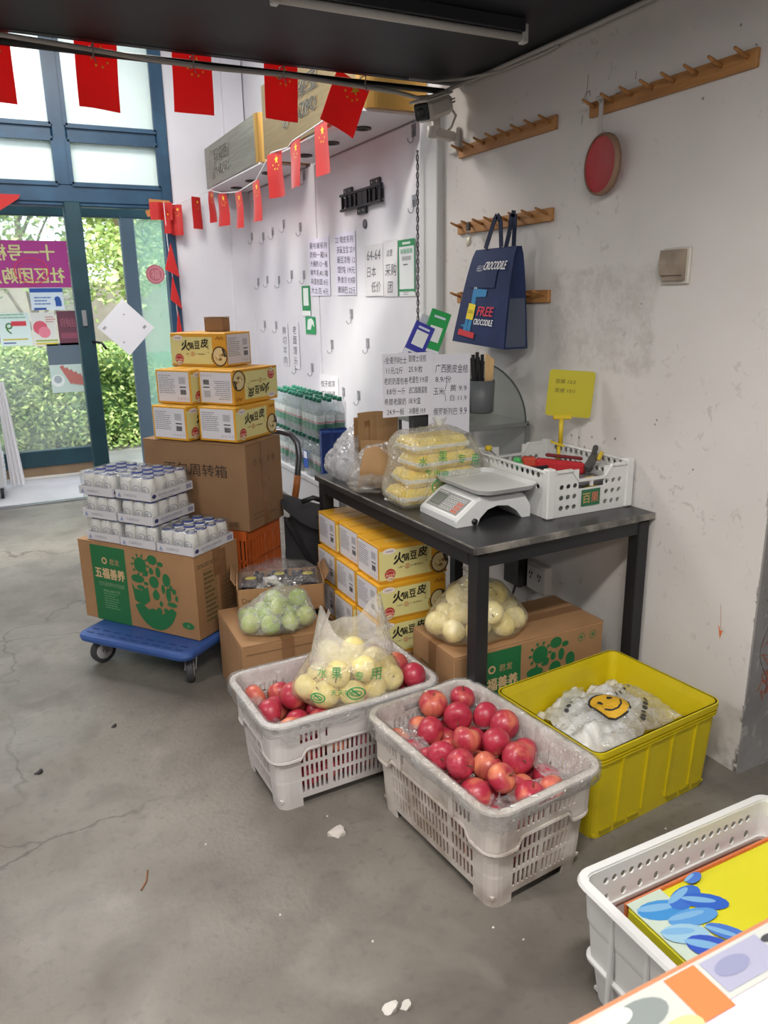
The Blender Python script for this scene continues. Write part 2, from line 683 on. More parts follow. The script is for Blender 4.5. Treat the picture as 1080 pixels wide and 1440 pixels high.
ce = struct('ceiling', MB().box((.25, .14, 2.617), (8.5, 6.28, .3)), M_CEIL, label='low black painted ceiling')
struct('ceiling', MB().box((.25, 4.95, 3.80), (8.5, 3.4, .1)), M_WHITE, label='high white ceiling above the door')
struct('wall_right', MB().box((WX + .1, 2.44, 1.3), (.2, 1.92, 2.6)), M_PLASTER, label='scuffed white plaster wall with wooden peg rails')
struct('wall_end', MB().box((3.186, 1.587, 1.3), (2.308, .226, 2.6)), M_CONC, label='bare grey concrete end of the wall with scribbles')
pw = struct('wall_panel', MB().box((WX + .11, 5.08, 1.87), (.2, 3.36, 3.75)), M_WHITE, label='white panelled wall below the gold signs')
for a, bb in ((3.575, 5.035), (5.05, 6.565)):
    MB().box((WX + .005, (a + bb) / 2, 1.2), (.012, bb - a, 2.4), None, .003).build('panel', M_PANEL, pw)
struct('wall_post', MB().box((WX - .012, 3.485, 1.23), (.05, .17, 2.46), None, .004), mat('white_post', 'd4d4d3', .5), label='white boxed post beside the plaster wall')
struct('wall_back', MB().box((1.80, 6.66, 1.87), (.78, .2, 3.75)).box((1.95, 6.54, 1.87), (.16, .06, 3.75)), M_WHITE, label='white wall strip beside the blue door frame')
struct('wall_back', MB().box((-2.4, 6.66, 1.87), (3.2, .2, 3.75)), M_WHITE, label='white wall left of the blue door frame')
struct('wall_left', MB().box((-4.05, 1.8, 1.87), (.1, 9.6, 3.75)), M_WHITE)
struct('wall_rear', MB().box((.25, -3.05, 1.3), (8.5, .1, 2.7)), M_WHITE)
struct('wall_side', MB().box((4.45, -.8, 1.3), (.1, 4.6, 2.7)), M_WHITE)
# fascia of the low ceiling and the wall over it
struct('trim_3', MB().box((.25, 3.262, 2.50), (8.5, .035, .07)), M_CEIL, label='black fascia along the edge of the low ceiling')

# scribbles on the concrete end
wp = Print()
r = random.Random(3)
for k in range(26):
    x, y = r.uniform(.03, .09), r.uniform(.28, .52)
    wp.line([(x, y), (x + r.uniform(-.03, .04), y + r.uniform(-.05, .04)), (x + r.uniform(-.02, .05), y + r.uniform(-.04, .05))], .0025, 'a5573d')
pts = [(.02 + .02 * math.sin(i * .5) + .002 * i, .62 - .02 * i) for i in range(18)]
wp.line(pts, .0025, '54504f')
we = bpy.data.objects['wall_end']
wp.build('scribble', we, fmx((2.05, 1.474, 0), (1, 0, 0), (0, 0, 1)))
wr = bpy.data.objects['wall_right']
wq = Print()
wq.poly([(.395, .47), (.41, .475), (.402, .44)], 'd9743f')
wq.line([(.40, .46), (.393, .485)], .004, 'd9743f').line([(.402, .475), (.396, .53), (.392, .56)], .0015, 'b58068')
wq.line([(.37, .55), (.366, .66)], .0018, 'a88').lay() if False else None
for x, y, t in ((-.40, 2.23, 20), (-.42, 2.15, 8), (-.16, 2.24, 6)):
    wq.line([(x, y), (x + .004, y + .004 * t)], .0025, '57504c')
wq.line([(-.30, 2.16), (-.28, 2.2), (-.25, 2.215), (-.2, 2.22)], .003, '57504c')
wq.line([(-.42, 2.22), (-.405, 2.25), (-.385, 2.255), (-.38, 2.235)], .003, '57504c')
for q in range(14):
    x, y = r.uniform(-.5, .35), r.uniform(.95, 1.15) if q < 9 else r.uniform(1.2, 2.3)
    wq.disc(x, y, .003 + .003 * r.random(), '8a8682', n=7)
wq.build('wall_mark', wr, fmx((WX, 2.0, 0), (0, -1, 0), (0, 0, 1)))

# ------------------------------------------------------------------ blue glazed front: inner line at y=6.57
D1 = 6.60
def frame_bars(lst, depth, y, mtl, parent):
    for nm, x0, x1, z0, z1 in lst:
        MB().box(((x0 + x1) / 2, y, (z0 + z1) / 2), (x1 - x0, depth, z1 - z0), None, .008).build(nm, mtl, parent)
w1 = struct('window_1', MB().box((.2, D1, 2.345), (2.42, .10, .13), None, .008), M_FRAME, label='blue steel transom frame with frosted panes above the door')
frame_bars([('post', -.30, -.20, 0, 3.75), ('post', 1.335, 1.42, 0, 3.75)], .12, D1, M_FRAME, w1)
frame_bars([('mullion', .585, .685, 2.40, 3.75)], .11, D1, M_FRAME, w1)
frame_bars([('post', .605, .725, 0, 2.29)], .12, D1 - .01, M_FRAMED, w1)
frame_bars([('rail', -.20, .585, 2.715, 2.81), ('rail', .685, 1.335, 2.715, 2.81), ('rail', -.20, .585, 3.62, 3.74), ('rail', .685, 1.335, 3.62, 3.74), ('rail', -.2, 1.335, 2.255, 2.285)], .085, D1, M_FRAME, w1)
# raised glazing beads round each pane
for x0, x1 in ((-.20, .585), (.685, 1.335)):
    for z0, z1 in ((2.41, 2.715), (2.81, 3.62)):
        m_ = MB()
        for a, b_ in (((x0, z0), (x1, z0)), ((x0, z1), (x1, z1)), ((x0, z0), (x0, z1)), ((x1, z0), (x1, z1))):
            m_.bar((a[0], D1 - .05, a[1]), (b_[0], D1 - .05, b_[1]), .03, .03)
        m_.build('glazing_bead', M_FRAME, w1)
        MB().box(((x0 + x1) / 2, D1 + .01, (z0 + z1) / 2), (x1 - x0, .008, z1 - z0)).build('pane', film('half_frosted_glass', 'e8f4f0', .55, .2, .12, 1.6, .3, 0) if x0 < 0 and z0 > 2.7 else M_FROST, w1)

# outer line at y=7.58
D2 = 7.60
w2 = struct('window_2', MB().box((.25, D2, .185), (.98, .07, .15), None, .006), M_FRAMED, label='glazed outer panel with dark teal bottom rail and brown kick board')
MB().box((.25, D2 + .01, .055), (.98, .05, .11)).build('kick_board', mat('brown_board', '8a7258', .6, 0, '77614a', 4, 4), w2)
MB().box((.25, D2 - .03, .012), (.98, .03, .02)).build('sill_strip', mat('pale_strip', 'c8c4bd', .6), w2)
frame_bars([('stile', .72, .79, 0, 2.3), ('stile', -.42, -.30, 0, 2.3), ('rail', -.3, 1.9, 2.28, 2.42)], .07, D2, M_FRAMED, w2)
MB().box((.24, D2, 1.27), (1.04, .008, 2.03)).build('pane', M_GLASS, w2)
d1 = struct('door_1', MB().box((1.215, D2, 1.15), (.125, .06, 2.3), None, .006), M_GREY, label='outer glass door leaf with grey blue stile')
MB().box((1.55, D2, 1.2), (.55, .008, 2.15)).build('pane', film('green_glass', 'a8d4c0', .38, .05, .05, 2, .3, 0), d1)
frame_bars([('rail', 1.28, 1.82, .02, .14), ('stile', 1.82, 1.92, 0, 2.3)], .06, D2, M_GREY, d1)
MB().tube([(1.02, 7.44, .02), (1.00, 7.52, .6)], .008).build('leaning_rod', M_FRAMED, d1) if False else None

st_ = Print(.006, .001)
st_.disc(0, 0, .085, 'b85a62', n=24).lay().ring(0, 0, .07, .008, 'd58a8c').text('福', 0, -.04, .08, 'd58a8c', align='C')
st_.build('round_sticker', d1, fmx((1.43, D2 - .004, 1.80), (1, 0, 0), (0, 0, 1)))
# door pull and lock plate on the dark post
hd = MB().box((.66, D1 - .075, 1.44), (.035, .012, .12), None, .003)
hd.build('lock_plate', M_STEEL, w1)
MB().tube([(.70, D1 - .07, 1.26), (.76, D1 - .12, 1.25), (.79, D1 - .13, 1.20)], .011).build('door_pull', mat('black_metal', '17181a', .4), w1)

# notices on the outer glass; the banner faces the street, so from inside it reads backwards
def sheet(name, label, cat, loc, w, h, col, mtx_ex=(1, 0, 0), ey=(0, 0, 1), th=.0015, group=None, pr=None, rough=.6):
    """flat paper with its lower left corner at loc"""
    mm = fmx(loc, mtx_ex, ey)
    o = MB()
    vs = [mm @ Vector(p) for p in ((0, 0, 0), (w, 0, 0), (w, h, 0), (0, h, 0), (0, 0, -th), (w, 0, -th), (w, h, -th), (0, h, -th))]
    base = Vector(loc)
    o.add([p - base for p in vs], [(0, 1, 2, 3), (7, 6, 5, 4), (0, 4, 5, 1), (1, 5, 6, 2), (2, 6, 7, 3), (3, 7, 4, 0)])
    ob = o.build(name, mat('sheet_' + col, col, rough), None, loc)
    tag(ob, label, cat, group)
    if pr:
        m2 = fmx((0, 0, 0), mtx_ex, ey)
        pr.build('print', ob, m2)
    return ob
yb = D2 - .012
p = Print(.001, .0006)
p.text('十一号楼', .30, .225, .13, 'd9d08c', w=.50, align='C', mirror=True, bold=.004)
p.text('社区团购点', .30, .035, .13, 'd9d08c', w=.62, align='C', mirror=True, bold=.004)
sheet('banner', 'magenta banner with pale yellow writing reversed on the outer glass', 'banner', (.03, yb, 1.69), .66, .39, 'b23a86', pr=p)
rs_ = MB()
for R_, r2 in ((.14, .130), (.10, .094)):
    vs = []
    for k in range(28):
        a = 2 * math.pi * k / 28
        vs += [(R_ * math.cos(a), 0, R_ * .8 * math.sin(a)), (r2 * math.cos(a), 0, r2 * .8 * math.sin(a))]
    rs_.add(vs, [(2 * k, 2 * ((k + 1) % 28), 2 * ((k + 1) % 28) + 1, 2 * k + 1) for k in range(28)])
tag(rs_.build('ring_sticker', mat('sheet_d8385f', 'd8385f', .5), None, (.38, yb - .012, 1.83)), 'thin red ring sticker over the writing of the magenta banner', 'sticker')
p = Print(.001, .0006)
p.rect(0, .15, .27, .035, '2c56a0').rect(.02, 0, .1, .02, '2c56a0').disc(.22, .09, .025, '2c56a0').rect(.2, .03, .05, .05, '2c56a0')
p.lines(.03, .04, .14, .08, 3, '4a70b0', seed=2)
sheet('notice', 'white notice with blue bars and a blue figure on the outer glass', 'poster', (.34, yb, 1.50), .27, .19, 'dfe6ea', pr=p)
p = Print(.001, .0006)
p.text('9', .05, .10, .10, '4a7a3a', mirror=True).rect(.10, .17, .12, .04, 'd0404a').rect(.02, .05, .2, .012, 'c7b640').rect(.02, .02, .1, .012, '5a6a9a')
p.lines(.02, .23, .2, .05, 2, '7fb07a', seed=5)
sheet('flyer', 'pale price flyer with a large green nine on the outer glass', 'flyer', (.06, yb, 1.20), .25, .28, 'd5e4de', pr=p)
p = Print(.001, .0006)
p.disc(.07, .16, .06, 'd2596a', n=12).disc(.10, .12, .05, 'e08090', n=12).rect(.02, .04, .18, .014, '9ab04a').rect(.02, .015, .18, .014, 'd8c84a')
p.lines(.12, .2, .08, .06, 3, 'c05a4a', seed=9)
sheet('flyer', 'white meat flyer with red slices on the outer glass', 'flyer', (.32, yb, 1.19), .20, .29, 'dcd9d0', pr=p)
p = Print(.001, .0006)
p.text('粮', .02, .16, .08, 'a05a68', mirror=True).text('油', .10, .16, .08, 'a05a68', mirror=True).rect(.02, .06, .15, .05, '8f4a5c')
sheet('flyer', 'dark maroon flyer between the pale flyers and the door post', 'flyer', (.535, yb, 1.19), .17, .30, '6a3a48', pr=p)
p = Print(.001, .0006)
p.rect(0, 0, .29, .25, 'b9c9c0').lay()
p.disc(.06, .11, .055, 'd8dcd8').lay().disc(.06, .12, .035, '9aa5a8').lay()
for k in range(5):
    p.line([(.10 + .035 * k, .24 - .02 * k), (.18 + .025 * k, .08 - .005 * k)], .034, 'b26a62').lay()
sheet('sausage_poster', 'poster of pink sausages beside a white bowl on the outer glass', 'poster', (.42, yb, .77), .29, .44, '5c6a76', pr=p)

# white diamond sheet taped in the doorway
dz = Print()
s45 = math.sqrt(.5)
dz.rect(.02, .27, .03, .02, '9a9a9c').rect(.24, .05, .03, .02, '8f8f90').disc(.22, .24, .006, '77757a').disc(.05, .1, .008, '9c9a9c')
sheet('paper_sheet', 'white square sheet hung cornerwise in the right doorway', 'paper', (.985, 6.63, 1.135), .305, .325, 'dcdce2', (s45, 0, s45), (-s45, 0, s45), pr=dz)
MB().box((1.02, 6.64, 1.93), (.004, .004, .70)).build('hanging_thread', M_GREY, bpy.data.objects['paper_sheet'], (-.985, -6.63, -1.135))
for q, (xx, zz, ww) in enumerate(((1.31, 2.30, .16), (1.26, 2.235, .12), (.10, 2.30, .30))):
    tp = MB().box((0, 0, 0), (ww, .003, .045), None, 0).build('packing_tape', mat('brown_tape', 'b0763c', .35), None, (xx, D1 - .075, zz), (0, (.05, -.35, .02)[q], 0))
    tag(tp, ('brown packing tape strip across the right jamb of the blue frame', 'slanting brown tape strip below the blue transom rail', 'long brown tape strip on the blue rail over the left doorway')[q], 'tape')

# ------------------------------------------------------------------ outdoors
def leaf_cloud(n, fn, size, seed, cols=3):
    r = np.random.default_rng(seed)
    P = fn(r, n)
    n = len(P)
    th, ph = r.uniform(0, 2 * math.pi, n), r.uniform(-.9, .9, n)
    d = np.stack([np.cos(th) * np.cos(ph), np.sin(th) * np.cos(ph), np.sin(ph)], 1)
    e = np.cross(d, r.normal(size=(n, 3)))
    e /= np.linalg.norm(e, axis=1)[:, None]
    s = size * r.uniform(.6, 1.3, n)[:, None]
    V = np.stack([P - d * s, P - e * s * .45, P + d * s, P + e * s * .45], 1).reshape(-1, 3)
    mbx = MB()
    mbx.v = [tuple(v) for v in V]
    mbx.f = [(4 * i, 4 * i + 1, 4 * i + 2, 4 * i + 3) for i in range(n)]
    mbx.m = [int(k) for k in r.integers(0, cols, n)]
    mbx.sm = [False] * n
    return mbx
LEAF = [mat('leaf_mid', '92aa58', .5), mat('leaf_pale', 'bccb80', .5), mat('leaf_dark', '74934a', .5)]
def hedge_pts(r, n):
    p = np.stack([r.uniform(-3, 5.5, n), 9.3 + 1.5 * r.random(n), r.random(n)], 1)
    top = 1.05 + .12 * np.sin(p[:, 0] * 2.3) + .1 * np.sin(p[:, 0] * 5.1 + 1)
    k = r.random(n)
    p[:, 1] = np.where(k < .6, 9.3 + .22 * r.random(n) + .1 * np.sin(p[:, 0] * 4 + p[:, 2] * 6), p[:, 1])
    p[:, 2] = np.where(k < .6, p[:, 2] * top, top - .15 * r.random(n)) - .08
    return p
hg = leaf_cloud(34000, hedge_pts, .036, 1).build('hedge', LEAF)
tag(hg, 'clipped green leafy hedge outside the glazed front', 'hedge', kind='stuff')
tag(MB().box((1.25, 10.25, .42), (8.4, 1.5, .95), None, .1).build('hedge_core', mat('hedge_shade', '3c5a2c', .9, 0, '486a34', 6, 4)), None, None, None, 'stuff')  # solid core in a darker green inside the leaves
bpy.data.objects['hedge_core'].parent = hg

def tree(x, y, h, spread, seed, pale, label):
    r = random.Random(seed)
    t = thing('tree', label, 'tree', (x, y, -.1), 0, 'trees beyond the hedge')
    tr = MB()
    base = [(0, 0, 0), (.05, 0, h * .25), (-.05, .05, h * .5), (0, 0, h * .8)]
    tr.tube(base, [.09, .075, .06, .02], 8)
    cl = []
    for k in range(7):
        a = r.uniform(0, 6.28)
        z0 = h * r.uniform(.18, .55)
        q = spread * r.uniform(.5, 1)
        e = (math.cos(a) * q, math.sin(a) * q, z0 + h * r.uniform(.12, .35))
        tr.tube([(0, 0, z0), (e[0] * .5, e[1] * .5, z0 + (e[2] - z0) * .6), e], [.035, .025, .01], 6)
        cl.append(e)
    tr.build('trunk', mat('bark', '8c7a64', .8, 0, '6f604e', 8, 4), t)
    for k in range(9):
        a = r.uniform(0, 6.28)
        q = spread * r.uniform(0, 1.0)
        cl.append((math.cos(a) * q, math.sin(a) * q, h * r.uniform(.4, 1)))
    cl = np.array(cl)
    def pts(g, n):
        i = g.integers(0, len(cl), n)
        return cl[i] + g.normal(size=(n, 3)) * np.array([.42, .42, .36]) * spread * .55
    o = leaf_cloud(5200, pts, .062, seed).build('crown', [LEAF[1], LEAF[1] if pale else LEAF[0], LEAF[0] if pale else LEAF[2]], t)
    o['kind'] = 'stuff'
for a in ((-3.0, 12.6, 4.2, .8, 11, 0, 'leafy dark green tree behind the hedge'), (-.5, 12.2, 4.6, .8, 12, 1, 'thin stemmed pale green tree behind the hedge'),
          (1.9, 12.4, 4.8, .85, 13, 1, 'broad pale green tree behind the hedge'), (4.4, 12.8, 4.6, .85, 14, 0, 'bushy mid green tree behind the hedge'),
          (.7, 15.6, 5.6, 1.0, 15, 0, 'tall green tree at the back of the garden'), (3.3, 15.8, 5.8, 1.0, 16, 1, 'tall pale tree at the back of the garden'),
          (-2.6, 16.2, 5.2, .9, 17, 0, 'rounded green tree towards the garden wall'), (6.8, 15.6, 5.2, .9, 18, 0, 'spreading green tree towards the garden wall')):
    tree(*a)
struct('garden_wall', MB().box((1, 18.6, .95), (24, .2, 2.1)), mat('garden_masonry', 'a9a090', .85, 0, '948b7c', 3, 4), label='pale masonry wall behind the garden trees')

# cabinet and curtain at the left door opening
t = thing('rolling_cabinet', 'grey louvred cabinet on casters in the left doorway', 'cabinet', (-.23, 7.1, 0))
MB().box((0, 0, .40), (.34, .40, .62), None, .01).build('body', mat('pale_grey_metal', 'b9b9ba', .45), t)
for k in range(6):
    MB().box((.173, -.0, .16 + k * .035), (.012, .34, .012)).build('louvre', mat('pale_grey_metal'), t)
MB().box((0, -.203, .62), (.28, .006, .02)).build('handle', M_STEEL, t)
for sx in (-1, 1):
    for sy in (-1, 1):
        MB().cyl((sx * .13 - .012, sy * .16, .045), (sx * .13 + .012, sy * .16, .045), .045, 14).bar((sx * .13, sy * .16, .045), (sx * .13, sy * .16, .10), .02).build('caster', mat('black_rubber', '1c1c1e', .6), t)
cu = MB().grid(22, 14, lambda u, v: (.10 * (u - .5) * (.55 + .45 * (1 - v)) * 1.2 + .03 * (1 - v), .02 * math.sin(u * 22), .02 + .9 * v))
tag(cu.build('door_curtain', mat('white_cloth', 'd8d6d8', .8), None, (.0, 7.3, 0)), 'white pleated door curtain gathered beside the grey cabinet', 'curtain')
# ------------------------------------------------------------------ gold signs over the panelled wall
M_SILV = mat('brushed_champagne', '9a958a', .38, .85, '8a8578', 3, 3, stretch=(1, 1, 20))
M_GOLD = mat('satin_gold', 'b98f4e', .33, .85)
M_GOLD2 = mat('brushed_gold', '8f7a55', .4, .8, '9c8560', 3, 3, stretch=(1, 1, 20))
M_SOFF = mat('white_soffit', 'dcd9dc', .5)
def sign(y0, y1, z0, z1, facem, label, lx, sc):
    t = thing('shop_sign', label, 'sign', (WX, (y0 + y1) / 2, z0))
    L, h, d, r = y1 - y0, z1 - z0, .337, .09
    yn, yf = -L / 2, L / 2
    # the rounded gold end nearest the room
    arc = [(-d + r - r * math.cos(a), yn + r - r * math.sin(a)) for a in [math.pi / 2 * k / 8 for k in range(9)]]
    poly = arc + [(-.002, yn), (-.002, yn + r)]
    MB().prism([(a, b) for a, b in reversed(poly)], .006, h, lambda u, v, w: (u, v, w)).build('gold_end', M_GOLD, t, fix=True)
    MB().box((-d / 2, (yn + r + yf) / 2, h / 2 + .003), (d - .004, L - r, h - .006), None, .002).build('body', facem, t)
    so = MB().box((-d / 2, .01, .0), (d - .02, L - .05, .012)).build('soffit', M_SOFF, t)
    for k in range(3):
        yy = yn + L * (.25 + .28 * k)
        MB().lathe([(.028, -.004), (.045, -.004), (.045, -.012), (.03, -.012), (.028, -.004)], 18, (-.17, yy, -.003)).lathe([(.0, -.006), (.028, -.006)], 14, (-.17, yy, -.003)).build('downlight', mat('dark_lamp_rim', '4a443e', .4), t)
    # raised logo and lettering; pale offset copy paints a highlight along the strokes
    s = sc
    cx = lx
    zb = h / 2 - .15 * s
    for nm, off, dxy, c1 in (('letter_edge', .003, (.0035, -.003), 'd6d2c4'), ('lettering', .006, (0, 0), '3a3832')):
        P = Print(off, 0)
        ox, oy = cx + dxy[0], zb + dxy[1]
        P.ring(ox, oy + .155 * s, .058 * s, .007, c1, ry=.10 * s).ring(ox, oy + .155 * s, .036 * s, .006, c1, ry=.085 * s).ring(ox - .004, oy + .165 * s, .016 * s, .005, c1, ry=.075 * s)
        P.text('玛姿宝', ox + .085 * s, oy + .155 * s, .095 * s, c1, w=.36 * s).text('MAZIPO', ox + .085 * s, oy + .065 * s, .062 * s, c1, w=.34 * s)
        P.build(nm, t, fmx((-d, L / 2, 0), (0, -1, 0), (0, 0, 1)))
    return t
sign(5.14, 6.52, 2.41, 2.71, M_SILV, 'silvery wall sign lettered MAZIPO with a rounded gold end, next to the back wall', .22, 1)
sign(3.56, 5.05, 2.41, 2.83, M_GOLD2, 'larger gold wall sign lettered MAZIPO close to the security camera', .42, 1.12)

# ------------------------------------------------------------------ flags
M_RED = film('red_flag_cloth', 'e23a38', 1, .6, 0, 3, .02, 0)
M_RED.node_tree.nodes['Mix Shader'].inputs[0].default_value = .6
def flag(w, h, seed, name='flag'):
    r = random.Random(seed)
    a, ph = r.uniform(.006, .016), r.uniform(0, 6)
    bend = lambda x, y: a * math.sin(x / w * 3.2 + ph) * (1.1 - y / h) + .3 * a * math.sin(y / h * 5 + ph)
    g = MB()
    nu, nv = 8, 9
    vs, fs = [], []
    for s_ in (0, .0012):
        for j in range(nv):
            for i in range(nu):
                x, y = w * (i / (nu - 1) - .5), -h * (1 - j / (nv - 1))
                vs.append((x, bend(x, y + h) + s_, y))
    q = nu * nv
    for j in range(nv - 1):
        for i in range(nu - 1):
            k = j * nu + i
            fs.append((k, k + 1, k + nu + 1, k + nu))
            fs.append((q + k, q + k + nu, q + k + nu + 1, q + k + 1))
    g.add(vs, fs, 0, True)
    P = Print(0, 0)
    P.star(.12 * w, -.16 * h, .15 * w, 'f0c33c')
    for sx, sy in ((-.12, -.27), (-.02, -.36), (.14, -.37), (.26, -.30)):
        P.star(sx * w, sy * h, .045 * w, 'f0c33c', .4)
    return g, P, bend
def put_flag(loc, w, h, rz, seed, label, group, tilt=0, star=True, half=None):
    g, P, bend = flag(w, h, seed)
    o = g.build('flag', M_RED, None, loc, (0, tilt, rz))
    tag(o, label, 'flag', group)
    if star:
        P.build('stars', o, None, warp=lambda x, y, z: (x, bend(x, y + h) - .0015, y))
        P2 = P
        P2.build('stars', o, None, warp=lambda x, y, z: (x, bend(x, y + h) + .0027, y))
    return o
for k, (x, w, h, ti) in enumerate(((.12, .15, .21, 0), (.487, .152, .205, .03), (.845, .155, .19, .03), (1.21, .148, .185, .02), (1.50, .165, .19, .42))):
    put_flag((x + (.04 if k == 4 else 0), 3.335, 2.49 - (.03 if k == 4 else 0)), w, h + .03, .02, k + 1, ('red starred flag below the ceiling edge in front of the left frosted panes', 'red starred flag below the ceiling edge in front of the right frosted pane', 'red starred flag below the ceiling edge in front of the white back wall', 'red starred flag below the ceiling edge over the logo of the gold sign', 'red flag with yellow stars hanging askew over the gold sign')[k],
             'large flags along the ceiling edge' if k < 4 else None, ti)
GF = 'small flags strung under the wall signs'
seg = [(1.33, 6.50, 2.29), (1.43, 6.50, 2.29), (1.61, 6.48, 2.36), (1.675, 6.36, 2.385), (1.675, 6.01, 2.325), (1.675, 5.60, 2.285), (1.675, 5.19, 2.305), (1.675, 4.86, 2.42), (1.675, 4.56, 2.40), (1.675, 4.48, 2.42), (1.675, 4.08, 2.435), (1.675, 3.60, 2.46)]
tag(MB().tube([Vector(p) for p in seg], .004, 6).build('bunting_string', mat('white_string', 'cfcdd0', .7)), 'white string sagging under the wall signs carrying small flags', 'string')
for k, (x, y, z, w, h, rz) in enumerate(((1.43, 6.50, 2.29, .09, .23, .35), (1.59, 6.48, 2.35, .10, .24, -.6), (1.675, 6.33, 2.38, .14, .23, 1.57), (1.675, 6.01, 2.325, .16, .23, 1.45), (1.675, 5.60, 2.285, .15, .24, 1.57), (1.675, 5.19, 2.305, .15, .25, 1.6), (1.675, 4.80, 2.41, .18, .25, 1.4), (1.675, 4.45, 2.42, .17, .25, 1.57), (1.675, 4.05, 2.435, .17, .25, 1.57))):
    put_flag((x, y, z), w, h, -rz, 20 + k, 'small red starred flag on the string under the signs, %s from the blue frame' % ('first', 'second', 'third', 'fourth', 'fifth', 'sixth', 'seventh', 'eighth', 'ninth')[k], GF)
# string and folded pennants hanging down the door jamb
tag(MB().tube([(1.33, 6.46, 2.30), (1.335, 6.47, 2.0), (1.36, 6.47, 1.6), (1.37, 6.47, 1.25)], .003, 6).build('bunting_string', mat('white_string')), 'white string hanging straight down the blue door jamb', 'string')
GP = 'folded red pennants on the door jamb'
for k, (pts) in enumerate((((-.04, 0), (.02, .20), (.07, -.06)), ((-.03, 0), (.0, .18), (.06, -.08)), ((-.03, -.12), (.01, .16), (.04, -.1)))):
    z = (1.80, 1.57, 1.33)[k]
    o = MB().prism(pts, 0, .003, lambda u, v, w: (u, w, v)).build('pennant', M_RED, None, (1.335 + .012 * k, 6.455, z))
    tag(o, '%s of the plain red triangles hanging on the door jamb string' % ('highest', 'middle one', 'lowest')[k], 'flag', GP)
g, P, bend = flag(.17, .13, 31)
g.v = [(x * (1 + .2 * y), y_ + .02 * math.sin(x * 60), y) for (x, y_, y) in g.v]
tag(g.build('flag', M_RED, None, (1.31, 6.48, 2.30)), 'crumpled red flag taped to the corner of the blue frame', 'flag')
put_flag((1.35, 6.47, 2.24), .06, .17, .4, 33, 'narrow red flag folded under the crumpled flag at the frame corner', None)
o = MB().prism([(0, 0), (-.22, -.14), (-.24, .03), (.02, .03)], 0, .003, lambda u, v, w: (u, w, v)).build('pennant', M_RED, None, (.30, D1 - .08, 2.29))
tag(o, 'red flag folded under the tape over the left doorway', 'flag')

# ------------------------------------------------------------------ ceiling conduits, cables, tube lamp
M_CABLE = mat('grey_cable', 'a9a6a2', .5)
tag(MB().tube([(-.6, 3.268, 2.435), (.6, 3.268, 2.430), (1.3, 3.268, 2.432), (1.95, 3.268, 2.437)], .013, 8).build('conduit', mat('black_metal')), 'black conduit running along the ceiling edge', 'conduit')
tag(MB().tube([(-.6, 3.24, 2.452), (.16, 3.24, 2.445), (.39, 3.24, 2.435), (.64, 3.24, 2.422), (.9, 3.24, 2.416), (1.2, 3.24, 2.422), (1.5, 3.24, 2.412), (1.70, 3.24, 2.405), (1.80, 3.24, 2.392), (1.88, 3.22, 2.40), (1.96, 3.19, 2.44), (2.0, 3.1, 2.452), (2.005, 2.8, 2.452), (2.005, 2.4, 2.448), (2.005, 1.7, 2.45)], .009, 8).build('cable', M_CABLE), 'grey cable following the ceiling edge and the top of the plaster wall', 'cable')
tag(MB().tube([(1.74, 3.2, 2.452), (1.85, 3.2, 2.452), (1.96, 3.12, 2.455), (2.01, 2.9, 2.44), (2.012, 2.6, 2.435), (2.012, 2.55, 2.44)], .006, 8).build('cable', M_CABLE), 'short white cable end above the security camera', 'cable')
for k in range(5):
    x = .1 + .36 * k
    o = MB().tube([(x, 3.225, 2.41), (x + .003, 3.222, 2.45), (x + .004, 3.28, 2.455), (x + .002, 3.285, 2.415)], .0025, 6, closed=True).tube([(x, 3.222, 2.41), (x + .006, 3.215, 2.385)], .0022, 5).build('cable_tie', mat('pale_tie', '8f8c88', .5))
    tag(o, 'thin cable tie round the conduit at the ceiling edge', 'cable tie', 'cable ties on the conduit')
M_TUBE = mat('lamp_tube_white', 'c9c7c2', .35)
t = thing('tube_lamp', 'unlit white tube lamp fixed under the black ceiling', 'lamp', (1.35, 2.45, 2.41))
MB().cyl((-.46, 0, 0), (.42, 0, 0), .013, 12).build('tube', M_TUBE, t)
MB().box((-.02, 0, .035), (.9, .035, .045), None, .004).build('batten', mat('dark_batten', '2a2c31', .5), t)
for sx in (-.47, .43):
    MB().box((sx, 0, .012), (.025, .032, .06), None, .004).build('end_cap', M_TUBE, t)
for k, (x, y) in enumerate(((.45, .55), (.2, -1.1), (-1.6, 1.6))):
    t = thing('ceiling_lamp', 'lit white batten lamp on the black ceiling', 'lamp', (x, y, 2.467), 0, 'lit lamps on the black ceiling')
    MB().box((0, 0, -.03), (1.24, .18, .06), None, .01).build('housing', mat('lamp_housing', 'd8d8d8', .5), t)
    MB().box((0, 0, -.075), (1.2, .14, .03), None, .01).build('diffuser', emit('lamp_diffuser', 'fff6ea', 6), t)
t = thing('hall_lamp', 'square lamp panel on the high white ceiling', 'lamp', (.3, 4.9, 3.75))
MB().box((0, 0, -.03), (1.46, 1.06, .06), None, .01).build('housing', mat('lamp_housing'), t)
MB().box((0, 0, -.07), (1.4, 1.0, .02)).build('diffuser', emit('lamp_diffuser', 'fff6ea', 6), t)
for k, (x, y) in enumerate(((.50, 2.30), (.62, 2.28))):
    o = MB().bar((0, 0, 0), (.01, -.03, -.075), .018, .003).build('tape_tail', mat('pale_tape', 'c9c7c4', .6), None, (x, y, 2.466))
    tag(o, 'loose end of pale tape hanging from the black ceiling', 'tape', 'tape ends on the ceiling')

